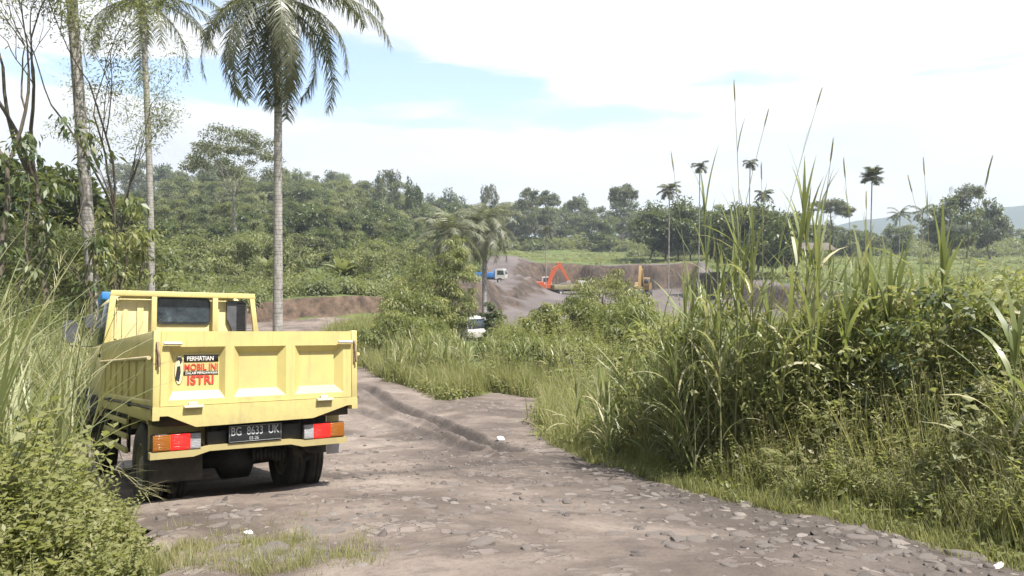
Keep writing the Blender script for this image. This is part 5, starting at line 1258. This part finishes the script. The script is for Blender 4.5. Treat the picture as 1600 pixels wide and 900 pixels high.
# nearer dark trees at the left edge
for k, (px, Z, py, kd, s, lb) in enumerate([(10, 38, 232, 'broad', .75, 'dark rounded tree at the left edge under the branching tree'), (95, 42, 262, 'broad', .7, 'dark leafy tree behind the pale branching trunks'), (-50, 34, 225, 'broad', .75, 'dark tree mostly cut off by the left edge'), (165, 48, 300, 'grey', .6, 'grey green tree between the two slim palm trunks'), (60, 30, 330, 'low', .9, 'low bush below the branching tree'), (215, 44, 345, 'low', 1.0, 'leafy bush at the foot of the slim palm trunk'), (160, 30, 350, 'low', .8, 'pale leaved bush left of the slim palm'), (290, 60, 372, 'low', 1.2, 'pale bushy tree above the truck cab'), (-5, 26, 330, 'low', .9, 'yellow green bush at the left edge above the plumed grass')]):
    x, y, z = at(px, Z); o = place(TP[kd][k % len(TP[kd])], (x, y, z - .2), r.uniform(0, 6.3), (s, s, (CAMZ + (HORI - py) / FPX * Z - z) / H0[kd]), lb, None, 'tree')
    if 'group' in o: del o['group']

# sparse feathery branching trees at the top left
def branching(seed, H, spread, mat, label, loc, tr=.16, twig=.0, n1=5, levels=4, leafn=26, leaf=.16, lr=.5, wid=.25, fork=.42, name='branching_tree', flat=.35, base=.5, drop=-.2):
    r = np.random.default_rng(seed); root = empty(name, loc); tag(root, label, 'tree'); gt = Geo(); gl = Geo()
    def go_(p, d, Ln, rad_, lev):
        n = 6; P = [p]; dd = d.copy()
        for k in range(n - 1):
            dd = dd + r.normal(size=3) * .09 + [0, 0, .03]; dd /= np.linalg.norm(dd); P.append(P[-1] + dd * Ln / (n - 1))
        P = np.array(P); gt.tube(P, np.linspace(rad_, rad_ * .62, n), 6 if lev < 2 else 4, cap=False)
        if lev >= levels - 1:
            C = P[2:]; clumps(gl, C, [lr * r.uniform(.6, 1.2) for _ in C], leafn, leaf, r, base, flat, wid, drop=drop)
        if lev < levels:
            for q in range(2 if lev else 3):
                s = r.normal(size=3); s -= dd * (s @ dd); s /= np.linalg.norm(s) + 1e-6; nd_ = dd + s * spread * r.uniform(.6, 1.3) + [0, 0, .15]; nd_ /= np.linalg.norm(nd_)
                go_(P[-1 - (q == 1 and lev > 0) * 2], nd_, Ln * r.uniform(.55, .8), rad_ * .58, lev + 1)
    go_(np.array([0, 0, -.3]), np.array([0, 0, 1.]), H * fork, tr, 0)
    gt.build('trunk', M['bark2'], root, True); gl.build('crown', M[mat], root); return root
p = at(72, 24); branching(7, 14.5, .50, 'pale', 'pale trunked tree forking high with sparse feathery leaves at the top left', p, tr=.12, fork=.36, levels=5, leafn=14, leaf=.14, lr=.66, base=.7)
p = at(-15, 22); branching(12, 14, .45, 'pale', 'feathery tree at the left edge leaning behind the forked one', p, tr=.10, fork=.36, levels=5, leafn=14, leaf=.14, lr=.66, base=.7)
p = at(178, 25); branching(19, 13, .40, 'pale', 'thin feathery tree behind the bare pale trunk, leaves hanging by the palm fronds', p, tr=.07, fork=.42, levels=5, leafn=20, leaf=.15, lr=.75, base=.7)
p = at(190, 33); branching(23, 11.0, .45, 'pale', 'wispy young tree with bare stems between the two slim trunks', p, tr=.06, fork=.40, levels=4, leafn=24, leaf=.16, lr=.9, base=.65)
for k, (px, Z, py, sp, lb) in enumerate([(140, 23, 185, 1.6, 'large leaved dark shrub hugging the bare pale trunk'), (30, 22, 205, 1.3, 'large leaved dark shrub left of the forked trunk'), (175, 25, 300, 1.5, 'bush of drooping pale leaves between the two slim trunks'), (215, 26, 330, 1.2, 'sunlit bush of hanging cassava like leaves beside the slim palm trunk')]):
    x, y, z = at(px, Z); Hh = CAMZ + (HORI - py) / FPX * Z - z
    o = tree('leafy_shrub', 420 + k, Hh, sp, Hh * .72, 19, 24, .30, 'dark' if k < 2 else 'bamboo', tr=.05, base=.55, clump=.27, shape='column', drop=-1.0, wid=.34, label=lb, cat='shrub', shell=.3); o.location = (x, y, z - .1)
# the bushes round the pit mouth
for k, (px, Z, py, sp, mt, bs, lb) in enumerate([(682, 46, 415, 2.3, 'dark', .75, 'dark bushy bamboo thicket in front of the blue truck'), (716, 44, 362, 1.25, 'bamboo', .45, 'tall yellow green bush rising above the dark thicket'), (660, 43, 395, 1.9, 'bamboo', .45, 'broad yellow green bush left of the tall one'), (676, 40, 462, 1.0, 'bamboo', .5, 'drooping bush above left of the white truck roof'), (772, 50, 462, .7, 'dark', .6, 'small dark bush at the foot of the big shaggy palm'), (640, 40, 455, 1.9, 'bamboo', .35, 'bush at the end of the red cut bank'),
        (940, 30, 415, 1.35, 'bamboo', .55, 'bright drooping bush in front of the pit between the excavators'), (905, 29, 455, 1.1, 'bamboo', .5, 'left shoulder bush beside the bright drooping one'), (975, 27, 450, 1.3, 'bamboo', .42, 'bush right below the ochre excavator'), (848, 27, 472, .8, 'bamboo', .6, 'small pointed bush standing before the grey pit floor'), (1010, 24, 470, 1.2, 'bamboo', .4, 'bush left of the pale reed clumps'), (664, 33, 505, 1.0, 'bamboo', .4, 'low bush left of the white truck'),
        (615, 29, 488, 1.35, 'bamboo', .35, 'dome shaped grassy bush behind the tailgate corner'), (650, 31, 492, 1.3, 'bamboo', .42, 'rounded bush right of the dome shaped one'), (800, 27, 512, 1.2, 'bamboo', .5, 'low wide bush right of the white truck roof'), (875, 22, 520, 1.2, 'bamboo', .4, 'green bush above the yellow flower'), (820, 23, 530, 1.1, 'bamboo', .45, 'low bush on the island above the road bend'), (1040, 15, 480, .9, 'bamboo', .5, 'bush between the road bend and the ochre excavator')]):
    x, y, z = at(px, Z); Hh = max(1.2, CAMZ + (HORI - py) / FPX * Z - z)
    o = tree('pit_edge_bush', 440 + k, Hh, sp, Hh * .9, 66, 110, .21 if Z > 35 else .15, mt, tr=.05, base=bs, clump=.30, shape='round', drop=-.8, wid=.26, label=lb, cat='bush', shell=.45); o.location = (x, y, z - .1)
# bushes in the right thicket
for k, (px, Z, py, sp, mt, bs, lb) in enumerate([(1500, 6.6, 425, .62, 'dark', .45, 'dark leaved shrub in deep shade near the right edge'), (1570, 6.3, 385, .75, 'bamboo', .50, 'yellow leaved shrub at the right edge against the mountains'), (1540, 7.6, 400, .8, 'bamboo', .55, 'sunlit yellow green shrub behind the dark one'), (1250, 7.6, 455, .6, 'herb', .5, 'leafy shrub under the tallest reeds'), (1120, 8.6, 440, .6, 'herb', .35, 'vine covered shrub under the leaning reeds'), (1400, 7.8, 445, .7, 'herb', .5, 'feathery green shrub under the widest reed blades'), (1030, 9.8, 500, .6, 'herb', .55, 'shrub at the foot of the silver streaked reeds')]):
    x, y, z = at(px, Z); Hh = max(.9, CAMZ + (HORI - py) / FPX * Z - z)
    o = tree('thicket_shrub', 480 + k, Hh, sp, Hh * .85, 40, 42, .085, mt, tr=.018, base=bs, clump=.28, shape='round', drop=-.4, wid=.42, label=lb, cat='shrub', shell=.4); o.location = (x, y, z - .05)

ts = [tree('thicket_shrub', 500 + k, 2.0, .75, 1.8, 34, 30, .085 if k != 1 else .11, 'herb' if k < 3 else 'bamboo', tr=.018, base=.55 + .06 * k, clump=.28, shape='round', drop=-.4, wid=.42 if k != 2 else .2, cat='shrub', shell=.4) for k in range(4)]
for k in range(22):
    px = 985 + 29.0 * k * .97 + r.normal() * 8; Z = r.uniform(6.9, 10.5) + (2 if px < 1060 else 0); py = np.interp(px, [980, 1060, 1150, 1300, 1450, 1600], [505, 462, 440, 438, 415, 392]) + abs(r.normal()) * 14
    x, y, z = at(px, Z)
    if edge_dist(np.array([x]), np.array([y]))[0] < .7: continue
    Hh = max(.9, CAMZ + (HORI - py) / FPX * Z - z); s = Hh / 2.0
    place(ts[k % 4], (x, y, z - .05), r.uniform(0, 6.3), (min(s, 1.1), min(s, 1.1), s), 'leafy yellow green shrub in the thicket right of the road', 'shrubs in the right thicket', 'shrub')
is_ = [tree('meadow_shrub', 510 + k, 1.8, .85, 1.7, 30, 42, .13, 'bamboo' if k else 'herb', tr=.02, base=.5 + .05 * k, clump=.32, shape='round', drop=-.5, wid=.3, cat='shrub', shell=.4) for k in range(3)]
for k in range(38):
    px = r.uniform(590, 990); Z = r.uniform(21, 35); x, y, z = at(px, Z); py = np.interp(px, [590, 650, 720, 800, 900, 990], [500, 505, 522, 512, 500, 490]) + abs(r.normal()) * 14 + (35 - Z) * 2.2
    if edge_dist(np.array([x]), np.array([y]))[0] < 1.0 or (685 < px < 762 and Z > 23): continue
    Hh = max(.7, CAMZ + (HORI - py) / FPX * Z - z); s = Hh / 1.8
    place(is_[k % 3], (x, y, z - .05), r.uniform(0, 6.3), (max(s, .8), max(s, .8), s), 'rounded yellow green shrub on the grassy island behind the road bend', 'shrubs on the grassy island', 'shrub')

# ------------------------------------------------------------------ palms
def frond(g, P0, az_, e0, L_, bend, r, nl=64, lw=.05, ll=.95, hang=.8, base=.45, tubr=.03):
    t = np.linspace(0, 1, 14); ang = e0 + bend * t ** 1.15; dl = L_ / 13
    h = np.array([math.cos(az_), math.sin(az_), 0]); rr_ = np.concatenate(([0], np.cumsum(np.cos(ang[:-1]) * dl))); zz = np.concatenate(([0], np.cumsum(np.sin(ang[:-1]) * dl)))
    P = P0 + h * rr_[:, None] + np.array([0, 0, 1.]) * zz[:, None]; g.tube(P, np.linspace(tubr, tubr * .2, 14), 5, tint=.85, cap=False)
    tt = np.linspace(.14, .995, nl); Q = np.stack([np.interp(tt, t, P[:, i]) for i in range(3)], 1); an = np.interp(tt, t, ang)
    tan = h * np.cos(an)[:, None] + np.array([0, 0, 1.]) * np.sin(an)[:, None]; sd = np.array([-math.sin(az_), math.cos(az_), 0])
    for q in (-1, 1):
        D0 = sd * q * .75 + tan * .55 + r.normal(size=(nl, 3)) * .13; D0 /= np.linalg.norm(D0, axis=1)[:, None]
        l_ = ll * (np.sin(np.clip(tt * .86 + .10, 0, 1) * PI) ** .5 + .08) * r.uniform(.85, 1.1, nl)
        c = Q.copy(); V = []; Wd = lw * r.uniform(.8, 1.2, nl); S_ = tan
        for k in range(4):
            s = k / 3; wv = (Wd * (1 - s ** 2) * .5 + .002)[:, None]; V += [c - S_ * wv, c + S_ * wv]
            D = D0 + np.array([0, 0, -1.]) * hang * (s * 1.6 + .25); D /= np.linalg.norm(D, axis=1)[:, None]; c = c + D * (l_ / 3)[:, None]
        V = np.stack(V, 1); F = np.array([(2 * k, 2 * k + 1, 2 * k + 3, 2 * k + 2) for k in range(3)]); F = (np.arange(nl)[:, None, None] * 8 + F[None]).reshape(-1, 4)
        g.add(V.reshape(-1, 3), F, np.repeat(np.clip(base + r.normal(size=nl) * .10, 0, 1), 3))
def palm(name, seed, H, tr0, tr1, nf, fl, label, loc, lean=(0, 0), e=(-.2, 1.2), bend=(-2.2, -1.2), crown=True, nuts=True, nl=64, lw=.05, ll=.95, mat='palm', hang=.8, azs=None, curve=.0, bark='ring', skirt=True):
    r = np.random.default_rng(seed); root = empty(name, loc); tag(root, label, 'palm'); g = Geo(); t = np.linspace(0, 1, 16)
    P = np.stack([lean[0] * t + curve * np.sin(t * PI), lean[1] * t, -.5 + (H + .5) * t], 1); rr_ = tr1 + (tr0 - tr1) * (1 - t) ** 1.5 + .35 * tr0 * np.exp(-t * 26)
    g.tube(P, rr_, 12); g.build('trunk', M[bark], root, True)
    if not crown: return root
    top = P[-1]
    for k in range(nf):
        a = k * 2.39996 + r.normal() * .15 if azs is None else azs[k][0]; f_ = k / nf
        if azs is None: e0 = e[1] + (e[0] - e[1]) * f_ + r.normal() * .1; bd = bend[1] + (bend[0] - bend[1]) * r.uniform()
        else: e0, bd = azs[k][1], azs[k][2]
        g = Geo(); frond(g, top + [0, 0, .1 - .2 * f_], a, e0, fl * r.uniform(.88, 1.08), bd, r, nl, lw, ll, hang, .38 + .2 * r.uniform()); g.build('frond', M[mat], root)
    if nuts:
        for k in range(7):
            a = k * .95; g = Geo(); g.lathe([(-.14, 0), (-.1, .08), (0, .12), (.1, .09), (.15, 0)], (0, 0, 0), axis='z', ns=10); q = g.build('coconut', M['palm'], root, True); q.location = Vector(top) + Vector((math.cos(a) * .28, math.sin(a) * .28, -.32))
    if skirt:
        g = Geo(); m = 70; a = r.uniform(0, 6.3, m); g.blades(np.repeat(top[None], m, 0) + np.stack([np.cos(a) * .12, np.sin(a) * .12, r.uniform(-.3, .3, m)], 1), a, r.uniform(.3, 1.4, m), r.uniform(1.4, 2.8, m), r.uniform(.4, 1.0, m), .05, .6, 4); g.build('dry_sheath', M['palm'], root)
    return root
x, y, z = at(431, 27.5); Hp = CAMZ + (HORI - 8) / FPX * 27.5 - z
palm('coconut_palm', 3, Hp, .20, .13, 25, 4.6, 'large coconut palm with hanging fronds just right of the truck cab', (x, y, z), lean=(.22, 0), e=(-.95, 1.05), bend=(-2.25, -1.5), nl=84, ll=.85, lw=.05)
x, y, z = at(234, 36); Hp = CAMZ + (HORI - 4) / FPX * 36 - z
palm('coconut_palm', 8, Hp, .17, .13, 17, 4.6, 'slimmer coconut palm with few ragged fronds, left of the large one', (x, y, z), lean=(-.1, 0), e=(-.5, 1.0), bend=(-1.8, -1.0), nl=60, ll=.8, lw=.05, curve=.12)
x, y, z = at(150, 25); palm('tall_palm', 9, 15.5, .21, .16, 14, 4.4, 'bare pale greenish trunk running out of the top edge beside the branching tree', (x, y, z), lean=(-.75, 0), nuts=False, e=(-.3, 1.1), nl=46, bark='ring')
for px, Z, py, fl, sd, lb, nf in ((757, 72, 352, 4.0, 31, 'big shaggy palm with pale arching fronds left of the pit', 38), (703, 63, 366, 3.6, 32, 'shaggy palm half hidden, left of the bigger pale fronded one', 30)):
    x, y, z = at(px, Z); Hp = CAMZ + (HORI - py) / FPX * Z - z; palm('oil_palm', sd, Hp, .26, .22, nf, fl, lb, (x, y, z), e=(-.95, 1.3), bend=(-1.9, -1.1), nl=34, lw=.085, ll=.9, nuts=False, hang=.6, mat='palmpale')
for px, Z, py, fl, sd, nm, lb, nf, bd in ((1092, 112, 262, 1.45, 41, 'areca_palm', 'slim areca palm with a tufted head, left one of the twins', 9, (-1.9, -1.3)), (1170, 118, 256, 1.4, 42, 'areca_palm', 'slim areca palm with a tufted head, right one of the twins', 9, (-1.9, -1.3)),
        (853, 128, 360, 2.0, 43, 'slender_palm', 'slender palm with a bare stem right behind the orange excavator', 9, (-1.7, -1.0)), (1045, 105, 298, 1.9, 44, 'coconut_palm', 'distant coconut palm left of the areca twins', 16, (-1.8, -1.0)), (1192, 120, 305, 1.7, 45, 'coconut_palm', 'distant coconut palm right of the areca twins', 15, (-1.8, -1.0)),
        (1360, 100, 278, 1.6, 46, 'fan_headed_palm', 'distant palm with a shaggy upright head behind the reeds', 30, (-.9, -.3)), (1440, 150, 332, 3.0, 47, 'coconut_palm', 'short distant palm under the mountains, left of the mast', 14, (-1.6, -1.0)), (1405, 150, 336, 2.8, 48, 'coconut_palm', 'leftmost short distant palm under the mountains', 14, (-1.6, -1.0))):
    x, y, z = at(px, Z); Hp = CAMZ + (HORI - py) / FPX * Z - z
    palm(nm, sd, Hp, .10, .075, nf, fl, lb, (x, y, z), e=(-.3, 1.2), bend=bd, nl=24, lw=.12, ll=.75, nuts=False, hang=.5 if nm != 'fan_headed_palm' else .1, bark='bark')
# banana plants on the slope
for k, (px, Z, py) in enumerate([(533, 66, 408), (548, 68, 412), (420, 72, 420)]):
    x, y, z = at(px, Z); root = empty('banana_plant', (x, y, z)); tag(root, ['banana plant with broad upright leaves, left one of the pair on the slope', 'banana plant with broad upright leaves, right one of the pair on the slope', 'lone banana plant on the slope beside the large palm trunk'][k], 'plant')
    Hh = max(2.0, CAMZ + (HORI - py) / FPX * Z - z); g = Geo(); g.tube([(0, 0, -.2), (0, 0, Hh * .5)], [.16, .10], 8); g.build('stem', M['pale'], root, True)
    g = Geo(); n = 9; g.blades(np.repeat([[0, 0, Hh * .45]], n, 0), np.arange(n) * .75, r.uniform(.1, .6, n), r.uniform(1.0, 2.0, n), 2.4, .6, .75, 7, .2, taper=.5); g.build('leaves', M['pale'], root)
print('objects', len(bpy.data.objects), 'faces', sum(len(o.data.polygons) for o in bpy.data.objects if o.type == 'MESH'))
